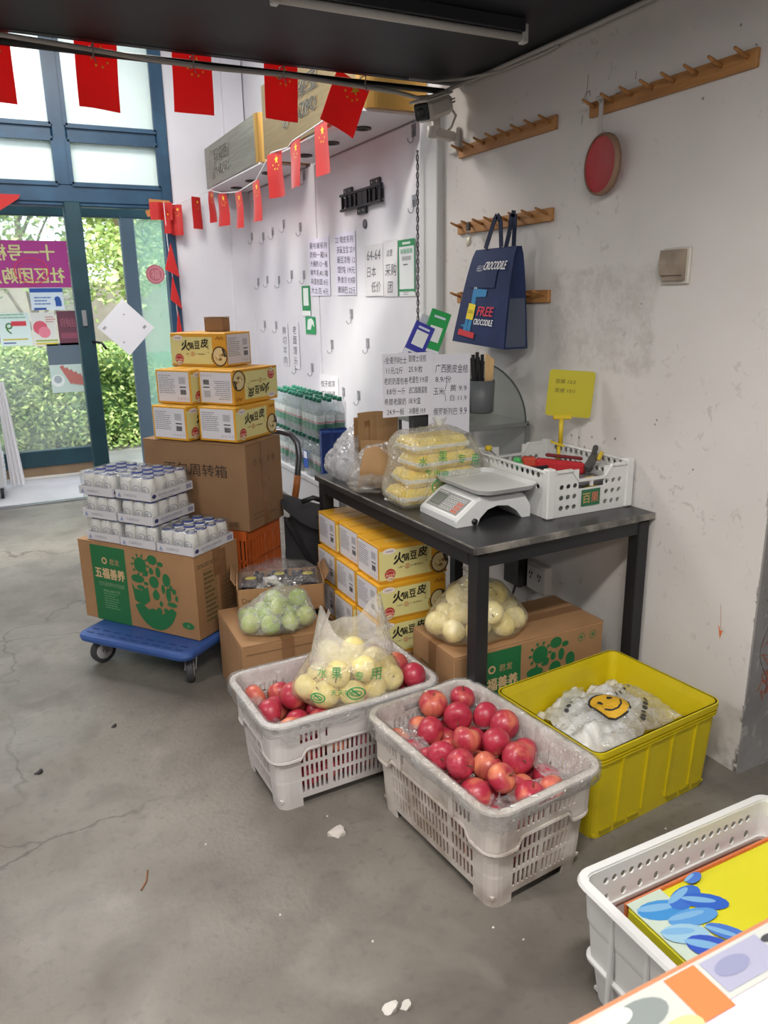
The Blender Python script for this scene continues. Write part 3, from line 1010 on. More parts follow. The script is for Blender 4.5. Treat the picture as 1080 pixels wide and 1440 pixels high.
# ------------------------------------------------------------------ security camera
M_CW = mat('camera_white', 'c9c5bf', .45)
t = thing('security_camera', 'white bullet security camera on a wall bracket by the post', 'camera', (WX, 3.28, 2.26))
A, B = Vector((-.08, -.03, .125)), Vector((-.27, -.15, .05))
ax = (B - A).normalized()
sd_ = ax.cross(Vector((0, 0, 1))).normalized()
uz = sd_.cross(ax)
R = Matrix((ax, sd_, uz)).transposed()
MB().box((A + B) / 2, ((B - A).length, .085, .085), R, .02).build('housing', M_CW, t)
MB().box((A + B) / 2 + uz * .042 - ax * (-.012), ((B - A).length + .02, .092, .012), R, .005).build('sun_shield', M_CW, t)
fr = MB().box(B + ax * .002, (.012, .07, .066), R, .01).build('front_glass', mat('black_lens', '111214', .15), t)
MB().lathe([(.0, .004), (.016, .004), (.018, 0)], 16, B + ax * .008, axis=Matrix((sd_, uz, ax)).transposed()).build('lens', mat('lens_ring', '2a2c30', .2), fr)
Pj = (A + B) / 2 - uz * .045
MB().tube([Pj + uz * .01, Pj - uz * .03, Vector((-.175, -.07, .01)), Vector((-.175, -.07, -.03))], [.018, .022, .022, .02], 12).build('joint', M_CW, t)
MB().bar((-.18, -.07, -.005), (-.03, -.01, -.005), .035, .04, None, (0, 0, 1), .006).build('arm', M_CW, t)
MB().box((-.012, 0, -.02), (.024, .07, .11), None, .006).build('wall_plate', M_CW, t)
MB().tube([A - ax * .01, A + Vector((.04, -.02, -.05)), A + Vector((.02, -.01, -.10)), Vector((-.08, -.03, .012))], .007, 8).build('lead', M_CW, t)
Pm = Print(.0005).rect(0, .016, .05, .007, '6c6a68').rect(.008, .004, .04, .008, '77736f')
Pm.build('marking', t, fmx(A + ax * .05 - sd_ * .0475 * (1 if sd_.y > 0 else -1) - uz * .005, -ax if sd_.y > 0 else ax, uz))
# twisted lead hanging from the camera
tw = MB()
for ph in (0, math.pi):
    tw.tube([(.005 * math.cos(k * 1.1 + ph), .005 * math.sin(k * 1.1 + ph), -.014 * k) for k in range(66)], .0035, 5, 0 if ph == 0 else 1)
tag(tw.build('twisted_cord', [mat('black_cord', '1c1c1e', .5), mat('grey_cord', '6f6c6a', .5)], None, (1.965, 3.54, 2.24)), 'black and grey twisted cord hanging down the white post', 'cord')

# ------------------------------------------------------------------ wooden peg rails
M_WOOD = mat('peg_rail_wood', 'b5824c', .6, 0, '9b6b3b', 5, 5, stretch=(6, 1, 12))
def peg_rail(yc, z, label, L=.69):
    t = thing('peg_rail', label, 'peg rail', (WX, yc, z))
    MB().box((-.008, 0, 0), (.016, L, .05), None, .002).build('board', M_WOOD, t)
    for k in range(8):
        y = -L / 2 + .03 + k * (L - .06) / 7
        MB().tube([(-.012, y, .004), (-.05, y, .016), (-.072, y, .024)], [.0065, .006, .0045], 8).build('peg', M_WOOD, t)
    return t
peg_rail(2.90, 2.185, 'wooden peg rail with empty pegs high on the wall beside the security camera')
peg_rail(2.02, 2.185, 'wooden peg rail that carries the red disc')
peg_rail(2.90, 1.857, 'wooden peg rail that carries the blue tote bag and a key ring')
peg_rail(2.90, 1.548, 'wooden peg rail partly hidden behind the blue tote bag')

# red disc
t = thing('red_disc', 'red round plate with tan rim hanging from the peg rail', 'plate', (WX - .035, 2.255, 1.99))
Rx = Matrix(((0, 0, -1), (0, 1, 0), (1, 0, 0)))
Rt = Matrix.Rotation(math.radians(-8), 3, 'Z') @ Rx
MB().lathe([(0, .010), (.092, .010), (.094, .012), (.094, .0), (0, 0)], 40, axis=Rt).build('disc', mat('matte_red', 'a83238', .55, 0, 'b43a3f', 3, 3), t)
MB().lathe([(.092, .016), (.101, .012), (.102, -.004), (.093, -.004), (.092, .016)], 40, axis=Rt).build('rim', mat('tan_rim', '8d6f5a', .6), t)
MB().box((.0, .025, .15), (.004, .018, .13)).tube([(0.0, .03, .2), (-.02, .03, .216), (0.0, .03, .225)], .003, 6).build('strap', mat('clear_strap', 'b9b4b2', .4), t)
Pd = Print(.0012)
Pd.ring(0, 0, .016, .003, 'bb4448').disc(0, 0, .006, 'bb4448', n=10)
Pd.build('emblem', t, Matrix.Translation(Rt @ Vector((0, 0, .010))) @ fmx((0, 0, 0), Rt @ Vector((0, -1, 0)), Rt @ Vector((1, 0, 0))))

# key ring
t = thing('key_ring', 'small key ring with a pale charm hanging from a peg', 'key ring', (WX - .055, 3.09, 1.855))
MB().box((0, 0, .0), (.012, .03, .035), None, .004).build('leather_tab', mat('dark_leather', '3a2c28', .6), t)
MB().tube([(0, .012 * math.cos(a), -.03 + .012 * math.sin(a)) for a in [k * .524 for k in range(12)]], .0022, 6, closed=True).build('ring', M_STEEL, t)
MB().lathe([(0, -.006), (.018, -.005), (.021, 0), (.018, .005), (0, .006)], 14, (0, -.002, -.065), axis=Rx).box((0, .012, -.047), (.006, .01, .012)).box((0, -.014, -.047), (.006, .01, .012)).build('charm', mat('pale_resin', 'cfccb8', .3), t)

# ------------------------------------------------------------------ blue tote bag
M_NAVY = mat('navy_canvas', '1d2f5c', .8, 0, '192850', 8, 4, bump=.3, bscale=200)
t = thing('tote_bag', 'navy blue canvas tote bag with crocodile print on a peg', 'bag', (1.935, 2.80, 1.36))
def bagp(u, v, side):
    # u -1..1 across (viewer's left to right = +y to -y), v 0..1 upward
    yl, yr = .245 - .10 * v, -.155 + .0 * v
    y = (yl + yr) / 2 - u * (yl - yr) / 2
    z = .385 * v - .02 * (1 + u) * .5 * (1 - v)
    dep = .055 * (1 - v) ** .6 + .012
    bul = .015 * math.cos(u * 1.5) * math.sin(math.pi * min(1, v * .9 + .05))
    x = -(dep + bul) if side == 0 else dep * .8
    return (x, y, z)
bm_ = MB()
bm_.grid(12, 14, lambda a, b_: bagp(a * 2 - 1, b_, 0))
bm_.grid(12, 14, lambda a, b_: bagp(1 - a * 2, b_, 1))
bm_.grid(4, 14, lambda a, b_: tuple(Vector(bagp(1, b_, 0)).lerp(Vector(bagp(1, b_, 1)), a) + Vector((0, .02 * math.sin(a * math.pi) * b_, 0))))
bm_.grid(4, 14, lambda a, b_: tuple(Vector(bagp(-1, b_, 1)).lerp(Vector(bagp(-1, b_, 0)), a)))
bm_.grid(12, 3, lambda a, b_: tuple(Vector(bagp(a * 2 - 1, 0, 1)).lerp(Vector(bagp(a * 2 - 1, 0, 0)), b_)))
bm_.build('body', M_NAVY, t)
gp = MB().grid(4, 6, lambda a, b_: tuple(Vector(bagp(1, .02 + .48 * b_, 0)).lerp(Vector(bagp(1, .02 + .48 * b_, 1)), .05 + .85 * a) + Vector((0, -.004 + .02 * math.sin(a * math.pi) * b_ * .5, 0))))
gp.build('side_pocket', mat('grey_mesh', '4b5366', .8), t)
pk = MB().grid(6, 4, lambda a, b_: tuple(Vector(bagp(-.72 + a * 1.2, .60 + .2 * b_, 0)) + Vector((-.004, 0, 0))))
pk.build('pocket_flap', mat('navy_flap', '1a2a54', .8), t)
for xo, ps in ((-.02, ((.06, .385), (.0, .49), (-.02, .51), (-.045, .49), (-.055, .385))), (.02, ((-.03, .385), (-.055, .45), (-.065, .515), (-.09, .51), (-.085, .385)))):
    hb = MB()
    for a, b_ in zip(ps[:-1], ps[1:]):
        hb.bar((xo, a[0], a[1]), (xo, b_[0], b_[1]), .003, .026, None, (0, 0, 1))
    hb.v = [(x, y, z) for x, y, z in hb.v]
    hb.build('handle', mat('navy_strap', '16213f', .8), t)
Pb = Print(0, .0008)
Pb.text('HELLO', .075, .268, .024, 'b8b9c4', w=.045, shear=.25).text('CROCODILE', .122, .272, .032, 'e8e8ea', w=.135, shear=.25, bold=.0008)
# blue crocodile on a red board, in plain shapes
Pb.poly([(.085, .025), (.105, .025), (.115, .19), (.085, .19)], '2b7fb4').poly([(.085, .165), (.175, .168), (.175, .195), (.087, .2)], '2b7fb4').poly([(.035, .045), (.085, .055), (.085, .035)], '2b7fb4').poly([(.058, .02), (.08, .02), (.085, .08), (.07, .08)], '2b7fb4')
Pb.lay()
Pb.poly([(.068, .075), (.115, .072), (.122, .135), (.075, .14)], 'e6d02c').poly([(.03, .005), (.13, -.004), (.133, .02), (.034, .03)], 'c8343c')
Pb.disc(.093, .202, .004, 'f0f0f0', n=8).disc(.106, .202, .004, 'f0f0f0', n=8)
Pb.lay()
Pb.text('COOL', .076, .10, .012, '2b2b2b', w=.036).text('FREE', .137, .092, .036, 'd23c4e', w=.085, shear=.2, bold=.0012).text('CROCODILE', .122, .055, .024, 'ececee', w=.105, shear=.15, bold=.0006)
Pb.build('print', t, None, warp=lambda x, y, z: tuple(Vector(bagp(-1 + 2 * x / .29, (y + .028) / .385, 0)) + Vector((-.003 - z - (.004 if y > .24 else 0), 0, 0))))

# switch cover and socket
t = thing('switch_cover', 'beige switch box with a smudged brown cover on the plaster wall', 'switch', (WX, 1.911, 1.585))
MB().box((-.006, 0, .052), (.012, .115, .115), None, .004).build('back_plate', mat('aged_white', 'c2bcb2', .5), t)
MB().prism([(0, .006), (-.024, .006), (-.026, .022), (-.036, .024), (-.042, .06), (-.036, .102), (0, .102)], -.045, .045, lambda u, v, w: (u, w, v)).build('hinged_cover', mat('smudged_beige', '9d8f7f', .5, 0, '76685a', 9, 4), t, fix=True)
t = thing('wall_socket', 'double socket box with plugs under the table', 'socket', (WX, 2.53, .29))
MB().box((-.02, 0, .065), (.04, .13, .125), None, .005).build('box', mat('aged_white'), t)
MB().box((-.042, .0, .065), (.006, .115, .11), None, .002).build('face_plate', mat('dull_white', 'b4b0ac', .5), t)
for dy in (-.03, .03):
    MB().box((-.046, dy - .008, .085), (.003, .004, .014)).box((-.046, dy + .008, .085), (.003, .004, .014)).box((-.046, dy, .066), (.003, .004, .012)).build('slot', mat('black_metal'), t)
t = thing('adapter', 'dark cable box fixed beside the socket under the table', 'box', (WX, 2.70, .27))
MB().box((-.025, 0, .09), (.05, .12, .17), None, .006).build('body', mat('dark_grey_plastic', '3b3a3b', .5), t)
MB().tube([(-.03, -.02, .02), (-.05, 0, -.08), (-.03, .02, -.2)], .006, 6).build('lead', mat('black_cord'), t)

# ------------------------------------------------------------------ notes and hooks on the panelled wall
HX = 'clear adhesive hook on the white panelled wall'
hk = thing('wall_hook', HX, 'hook', (WX, 6.47, 2.03), 0, 'adhesive hooks on the panelled wall')
MB().box((-.003, 0, .03), (.004, .045, .06), None, .001).build('plate', film('hook_plate', 'c8c8ce', .35, .1, .1, 5, .3, 0), hk)
MB().tube([(-.007, 0, .035), (-.007, 0, -.012), (-.013, 0, -.026), (-.026, 0, -.03), (-.036, 0, -.02), (-.038, 0, -.008)], .0022, 6).build('hook', mat('hook_wire', '85838a', .35, .5), hk)
hooks = [(6.17, 2.01), (5.94, 2.03), (5.68, 2.06), (5.34, 2.01), (6.37, 1.67), (6.13, 1.68), (5.85, 1.67), (5.56, 1.7), (5.31, 1.69), (6.26, 1.33), (5.97, 1.33), (6.30, 2.33), (5.23, 2.33), (3.69, 2.33), (3.69, 2.0), (4.51, 1.43), (4.84, 1.23), (4.28, 1.26), (4.67, .93), (4.43, .93), (5.56, 1.04), (5.22, 1.05)]
for y, z in hooks:
    c = copy_tree(hk)
    c.location = (WX, y, z)
EX = (0, -1, 0)
def note(name, label, cat, y, z, w, h, col, pr, lift=.006):
    return sheet(name, label, cat, (WX - lift, y, z), w, h, col, EX, pr=pr, th=.001)
p = Print(.0008)
for k, s in enumerate(('曼哈顿系列', '奶粉一箱16', '大桶奶12一瓶', '鲜牛乳40.1箱', '鸡蛋挂面 8元', '大土豆 4元')):
    p.text(s, .02, .31 - .058 * k, .04, '3c3848', w=.31, rot=-.05)
note('handwritten_note', 'white handwritten price note nearest the green card on the panelled wall', 'note', 5.19, 1.575, .36, .37, 'd9d4e4', p)
p = Print(.0008)
for k, s in enumerate(('22 增皮系列', '孩童宝宝 23.9', '豌豆凉粉 12', '馄饨 19元', '熟食冷 9.9袋', '脆锅巴 22元')):
    p.text(s, .0 if k == 0 else .02, .315 - .06 * k, .042, '3c3848', w=.27, rot=-.04)
note('handwritten_note', 'white handwritten price note between the other note and the wall bracket', 'note', 4.72, 1.575, .30, .37, 'd9d4e4', p)
p = Print(.0008)
for s, x, y, h in (('64-64', .03, .20, .055), ('日本', .03, .105, .06), ('低价', .08, .02, .06)):
    p.text(s, x, y, h, '55545c', shear=.1)
note('handwritten_sheet', 'translucent sheet handwritten with a date, taped on the panelled wall', 'note', 4.29, 1.565, .24, .285, 'd0ced0', p)
p = Print(.0008)
for s, x, y, h in (('这里', .04, .215, .035), ('采购', .02, .11, .065), ('团', .05, .02, .06)):
    p.text(s, x, y, h, '4a4a52', shear=.1)
note('handwritten_sheet', 'translucent handwritten sheet beside the green framed payment poster', 'note', 4.045, 1.56, .17, .30, 'd0ced0', p)
p = Print(.0008)
p.rect(0, .255, .19, .035, '2f8a56').rect(0, 0, .012, .29, '2f8a56').rect(.178, .02, .012, .27, '2f8a56').rect(.0, .025, .19, .012, '2f8a56').rect(.05, .265, .09, .012, 'd8e6dc')
p.lay()
for k in range(4):
    p.rect(.03 + k * .034, .22, .028, .022, '8fb79f')
p.rect(.045, .185, .1, .02, 'a8a8a8').rect(.06, .16, .05, .006, '55555a')
p.lines(.06, .005, .08, .02, 2, '888a8c', seed=3)
note('payment_poster', 'white payment poster in a green frame on the panelled wall', 'poster', 3.865, 1.56, .19, .29, 'dfe2e2', p)
p = Print(.0008)
p.rect(.03, .07, .10, .12, 'dfe6e0').rect(0, 0, .16, .035, 'e4e8e4')
note('payment_card', 'upright green payment card on the panelled wall under the hooks', 'card', 5.36, 1.44, .16, .205, '1f8a50', p)
p = Print(.0008)
p.poly([(.03, .03), (.10, .03), (.13, .07), (.17, .05), (.16, .09), (.12, .11), (.05, .10)], 'dfe8e2')
note('green_card', 'square green card with white shape below the payment card', 'card', 5.31, 1.315, .19, .12, '219456', p)
for nm, y, z, w, h, txt in (('strip', 5.847, 1.06, .15, .32, '鲜切羊肉卷特价'), ('strip2', 5.62, 1.05, .16, .34, '老面馒头')):
    p = Print(.0008)
    for k, ch in enumerate(txt[:4]):
        p.text(ch, .03, h - .085 - k * .075, .06, '44434c', w=.08, shear=.1)
    note('paper_strip', 'narrow white handwritten strip nearest the back wall on the panelled wall' if nm == 'strip' else 'curling white handwritten strip next to the green card', 'note', y, z, w, h, 'dcdadf', p)
p = Print(.0008)
for k, s in enumerate(('饺子皮凉', '虾仁味道', '2元一斤')):
    p.text(s, .03, .20 - .07 * k, .042, '3b3a42', w=.25, rot=.08)
note('handwritten_note', 'white handwritten note low on the panelled wall by the water bottles', 'note', 5.08, .76, .33, .29, 'e0dee2', p)

# wall bracket for a screen
t = thing('screen_bracket', 'black slotted metal screen bracket bolted to the panelled wall', 'bracket', (WX, 4.30, 2.10))
MBK = mat('black_bracket', '26262b', .45, .3)
MB().box((-.012, 0, .01), (.006, .54, .05)).build('back_plate', MBK, t)
for zz in (-.032, .052):
    MB().box((-.022, 0, zz), (.02, .56, .014), None, .002).build('rail', MBK, t)
for k in range(9):
    MB().box((-.02, -.26 + k * .065, .01), (.012, .014 if k not in (3, 4) else .06, .075)).build('web', MBK, t)
for yy, zz in ((-.18, .075), (.19, .07), (.0, -.055)):
    q = MB().box((-.012, yy, zz), (.012, .12, .04), None, .003).build('mounting_tab', MBK, t)
    for dy in (-.03, .03):
        MB().cyl((-.02, yy + dy, zz), (-.014, yy + dy, zz), .006, 8).build('bolt', M_STEEL, q)
tag(MB().lathe([(.012, .002), (.026, .002), (.026, -.002), (.012, -.003), (0, -.003)], 16, axis=Rx).build('cable_grommet', mat('grommet', '5a5860', .5), None, (WX - .006, 4.28, 1.97)), 'small round cable grommet under the screen bracket', 'grommet')
# ------------------------------------------------------------------ black work table
M_TOP = mat('black_worktop', '2b2b2d', .32, 0, '3c3b3b', 5, 6, .45, .75)
M_BLK = mat('black_steel', '1d1e22', .45)
t = thing('work_table', 'black steel work table with a worn black top against the wall', 'table', (1.6125, 2.513, 0), math.radians(2.3))
MB().box((0, 0, .788), (.785, 1.22, .024), None, .003).build('table_top', M_TOP, t)
MB().box((0, -.612, .790), (.775, .006, .022)).box((-.389, 0, .790), (.006, 1.22, .022)).build('edge_strip', mat('worn_edge', '8a857e', .6, 0, '55524f', 14, 4, .4, .6), t)
for sx in (-1, 1):
    for sy in (-1, 1):
        MB().box((sx * .355 + (.005 if sx < 0 else 0), sy * (.575 if sy < 0 else .584), .385), (.05, .05, .77), None, .003).build('leg', M_BLK, t)
for sy in (-1, 1):
    MB().box((0, sy * .575, .75), (.665, .04, .05)).build('apron', M_BLK, t)
for sx in (-1, 1):
    MB().box((sx * .355, 0, .75), (.04, 1.10, .05)).build('apron', M_BLK, t)
TZ = .801

# white low table with bottled water
t = thing('low_table', 'low white table behind the black work table carrying bottled water', 'table', (1.77, 4.35, 0))
M_WT = mat('white_laminate', 'c6c5c8', .45)
MB().box((0, 0, .555), (.50, 1.5, .03), None, .003).build('table_top', M_WT, t)
MB().box((-.235, 0, .46), (.02, 1.46, .16)).build('apron', M_WT, t)
for sx in (-.22, .22):
    for sy in (-.7, .7):
        MB().box((sx, sy, .27), (.04, .04, .54)).build('leg', M_WT, t)

# ------------------------------------------------------------------ water bottles
M_PET = film('clear_bottle', 'd6e6ec', .22, .06, .08, 8, .5, .1)
M_CAP = mat('green_cap', '2f7a63', .45)
bprof = [(.0, .0), (.024, .0), (.029, .006), (.029, .03), (.0275, .035), (.029, .04), (.029, .13), (.028, .15), (.022, .175), (.014, .195), (.0125, .205)]
def bottle_meshes():
    a = MB().lathe(bprof, 14).build('bottle', M_PET)
    b_ = MB().lathe([(.0145, .203), (.0145, .222), (.013, .225), (0, .225)], 12).build('cap', M_CAP)
    c_ = MB().lathe([(.0296, .045), (.0296, .085)], 14, mi=0).lathe([(.0296, .085), (.0296, .132)], 14, mi=1).lathe([(.0298, .088), (.0298, .095)], 14, mi=2)
    c_.f = [f for f in c_.f if len(f) == 4]
    c_.m = c_.m[:len(c_.f)]
    k = len(c_.f) // 3
    c_.m = [0] * k + [1] * k + [2] * k
    c_.sm = [True] * len(c_.f)
    d_ = c_.build('label_band', [mat('label_green', '2a7d5f', .5), mat('label_white', 'd9e0e0', .5), mat('label_red', 'c56a70', .5)])
    ms = [x.data for x in (a, b_, d_)]
    for x in (a, b_, d_):
        bpy.data.objects.remove(x)
    return ms
BM = bottle_meshes()
leafp = Print(.0004)
leafp.poly([(0, .115), (-.006, .108), (-.006, .102), (.006, .102), (.006, .108)], '1f4f48')
def water_pack(loc, nx, ny, label):
    t = thing('water_pack', label, 'water', loc)
    for i in range(nx):
        for j in range(ny):
            bo = place('bottle', BM[0], t, (.061 * (i + .5), .061 * (j + .5), 0), random.uniform(0, 6))
            place('cap', BM[1], bo)
            place('label_band', BM[2], bo)
    W, D = nx * .061, ny * .061
    def wrap(u, v):
        a = 2 * math.pi * u
        ca, sa = math.cos(a), math.sin(a)
        e = .25
        x = W / 2 + (W / 2 + .004) * math.copysign(abs(ca) ** e, ca)
        y = D / 2 + (D / 2 + .004) * math.copysign(abs(sa) ** e, sa)
        return (x + .003 * math.sin(9 * a), y, .01 + .19 * v)
    MB().grid(36, 5, wrap, closeu=True).build('shrink_wrap', film('shrink_wrap', 'ffffff', .03, .05, .03, 20, .9, .4), t)
    return t
water_pack((1.53, 3.93, .57), 1, 4, 'loose row of green capped water bottles at the edge of the low white table') if False else None
water_pack((1.535, 3.90, .571), 3, 4, 'shrink wrapped pack of green capped water bottles standing on the low white table')
water_pack((1.535, 3.92, .80), 3, 4, 'shrink wrapped pack of green capped water bottles stacked on the lower pack')
water_pack((1.535, 4.18, .571), 3, 4, 'shrink wrapped water pack farther along the low white table')
water_pack((1.535, 4.20, .80), 3, 4, 'shrink wrapped water pack stacked on the farther pack')
water_pack((1.535, 4.46, .571), 3, 4, 'shrink wrapped water pack at the back end of the low white table')
water_pack((1.535, 4.47, .80), 3, 4, 'shrink wrapped water pack stacked at the back end of the low white table')
p = Print(.001)
p.rect(.01, .055, .05, .04, 'e8ecf2')
sheet('blue_label', 'small blue label leaning on the lower water pack', 'label', (1.515, 4.10, .62), .07, .10, '2a57b8', (0, -1, 0), pr=p)

# ------------------------------------------------------------------ cartons
M_CARD = mat('cardboard', 'a57e58', .75, 0, '97714c', 4, 5, .35, .7, bump=.08, bscale=60)
M_CARDB = mat('bread_cardboard', '8f6e4e', .75, 0, '846345', 4, 5, .35, .7, bump=.08, bscale=60)
M_TAPE = mat('parcel_tape', '8d6848', .3, 0, '7f5c3e', 10, 3)
def carton_body(t, w, d, h, mtl, tape=True, along='x'):
    MB().box((0, 0, h / 2 - .002), (w, d, h - .004), None, .003).build('body', mtl, t)
    if along == 'x':
        for s in (-1, 1):
            MB().box((0, s * d / 4, h - .001), (w, d / 2 - .0015, .004)).build('flap', mtl, t)
    else:
        for s in (-1, 1):
            MB().box((s * w / 4, 0, h - .001), (w / 2 - .0015, d, .004)).build('flap', mtl, t)
    if tape:
        q = MB()
        if along == 'x':
            q.box((0, 0, h + .0016), (w + .002, .05, .0012)).box((w / 2 + .0008, 0, h - .06), (.0012, .05, .12)).box((-w / 2 - .0008, 0, h - .06), (.0012, .05, .12))
        else:
            q.box((0, 0, h + .0016), (.05, d + .002, .0012)).box((0, -d / 2 - .0008, h - .05), (.05, .0012, .1))
        q.build('tape', M_TAPE, t)

# green-and-brown food cartons
def egg_art(P, x, y, s, col):
    """egg-shaped cluster of cut-out leaves, sun, hen and hills"""
    def E(a, b_, rx, ry, n=14):
        P.disc(x + a * s, y + b_ * s, rx * s, col, ry * s, n)
    P.poly([(x + s * .47 * math.cos(a), y - s * .05 + s * .62 * math.sin(a)) for a in [math.pi * 1.13 + math.pi * .74 * k / 16 for k in range(17)]] + [(x + s * .34, y - s * .24), (x + s * .14, y - s * .38), (x - s * .14, y - s * .34), (x - s * .3, y - s * .26)], col)
    E(-.24, .40, .13, .13)
    for k in range(10):
        a = k * .628
        P.line([(x + s * (-.24 + .14 * math.cos(a)), y + s * (.40 + .14 * math.sin(a))), (x + s * (-.24 + .19 * math.cos(a)), y + s * (.40 + .19 * math.sin(a)))], .035 * s, col)
    E(-.32, .16, .14, .07); E(-.27, .02, .08, .04); E(.02, .15, .10, .1); E(.28, .22, .08, .11); E(.12, .33, .05, .09); E(.02, .52, .10, .08)
    P.poly([(x - s * .46, y + s * .07), (x - s * .40, y - s * .02), (x - s * .25, y - s * .03), (x - s * .12, y + s * .05), (x - s * .1, y - s * .18), (x - s * .25, y - s * .30), (x - s * .42, y - s * .22)], col)
    E(.04, -.08, .07, .07); P.poly([(x - s * .04, y - s * .06), (x + s * .12, y - s * .06), (x + s * .04, y + s * .05)], col)
    E(-.14, .28, .05, .06); E(.2, .06, .035, .08); E(.18, .47, .06, .04); E(-.02, .33, .045, .06); E(.22, -.30, .05, .04); E(.13, -.2, .035, .05); E(.46, -.06, .03, .05); E(-.15, .1, .05, .03)
    E(.30, -.02, .05, .12); E(.36, -.18, .1, .04); E(.08, -.33, .06, .06); E(.42, .05, .04, .05); E(.36, .1, .03, .05); E(-.05, -.38, .1, .07)
def fu_carton(name_label, loc, rz):
    t = thing('food_carton', name_label, 'carton', loc, rz)
    w, d, h = .66, .292, .368
    carton_body(t, w, d, h, M_CARD, True, 'x')
    P = Print(.0008, .0003)
    P.rect(.075, .0, .205, h - .012, '1e6b3c').lay()
    P.disc(.155, h - .08, .016, 'c9a57c').text('君发', .185, h - .095, .028, 'b39068')
    P.text('五福善养', .092, h - .165, .05, 'cfae84', w=.175, bold=.0025)
    P.text('它的温情等你来品尝', .108, h - .20, .02, '7fa07a', w=.15).text('倾注心血与未来', .13, h - .228, .014, '7fa07a', w=.10)
    P.lines(.13, .06, .09, .09, 8, '5f9468', .4, 4)
    egg_art(P, .43, .19, .27, '1e6b3c')
    P.disc(.605, .06, .032, '1e6b3c', .016)
    P.lay()
    P.disc(.155, h - .08, .009, '1e6b3c').text('福', .605, .052, .014, '7fa07a', align='C')
    if loc[2] < .1:
        for x_ in (.555, .61):
            Print(.001).ring(x_, .325, .017, .003, '4f7a4c').disc(x_, .325, .008, '4f7a4c', n=8).build('printed_mark', t, face(w, d, h, 'F'))
    P.build('printed_front', t, face(w, d, h, 'F'))
    S = Print(.0008)
    S.rect(.05, .05, .085, .25, '94744f').lay().lines(.055, .06, .075, .23, 11, '5b5334', .4, 8).lines(.02, .31, .22, .02, 2, '6b5a3c', .5, 3)
    S.rect(.17, .05, .08, .2, '917250').lay().lines(.172, .06, .07, .18, 9, '6b5f40', .35, 9)
    S.build('printed_side', t, face(w, d, h, 'R'))
    L_ = Print(.0008).lines(.06, .08, .1, .2, 9, '6b5f40', .35, 5)
    L_.build('printed_side', t, face(w, d, h, 'L'))
    MB().box((w / 2 + .001, .035, h / 2 - .005), (.0014, .05, h - .01)).build('tape', M_TAPE, t)
    return t
D2R = math.radians
fu_carton('brown food carton with green band on the blue trolley, under the milk', (.530, 3.3525, .171), D2R(126.7 - 180))
fu_carton('brown food carton with green band under the work table', (1.585, 2.165, 0), D2R(.2))

# bread carton
t = thing('bread_carton', 'large plain brown bread carton on the orange crate', 'carton', (.836, 3.460, .566), D2R(129.4 - 180))
w, d, h = .554, .29, .386
carton_body(t, w, d, h, M_CARDB, True, 'x')
P = Print(.001, .0003)
P.text('面包周转箱', .115, .235, .056, '3a2d22', w=.34, bold=.0006)
P.build('printed_front', t, face(w, d, h, 'F'))
P = Print(.001)
P.text('食品有限公司', .33, .015, .025, '3a2d22', w=.165)
P.build('printed_company', t, face(w, d, h, 'F'))
P = Print(.001, .0003)
for k in range(4):
    P.ring(.07 + k * .05, .30, .018, .003, '55432f', n=4).text('↑伞酒杯'[k], .07 + k * .05, .29, .022, '55432f', align='C')
P.text('易碎品', .11, .20, .02, '5a4630', w=.07).lines(.04, .04, .19, .04, 2, '6a5238', .3, 4)
P.build('printed_side', t, face(w, d, h, 'R'))
MB().box((w / 2 + .001, .0, h / 2), (.0014, .05, h - .01)).build('tape', M_TAPE, t)

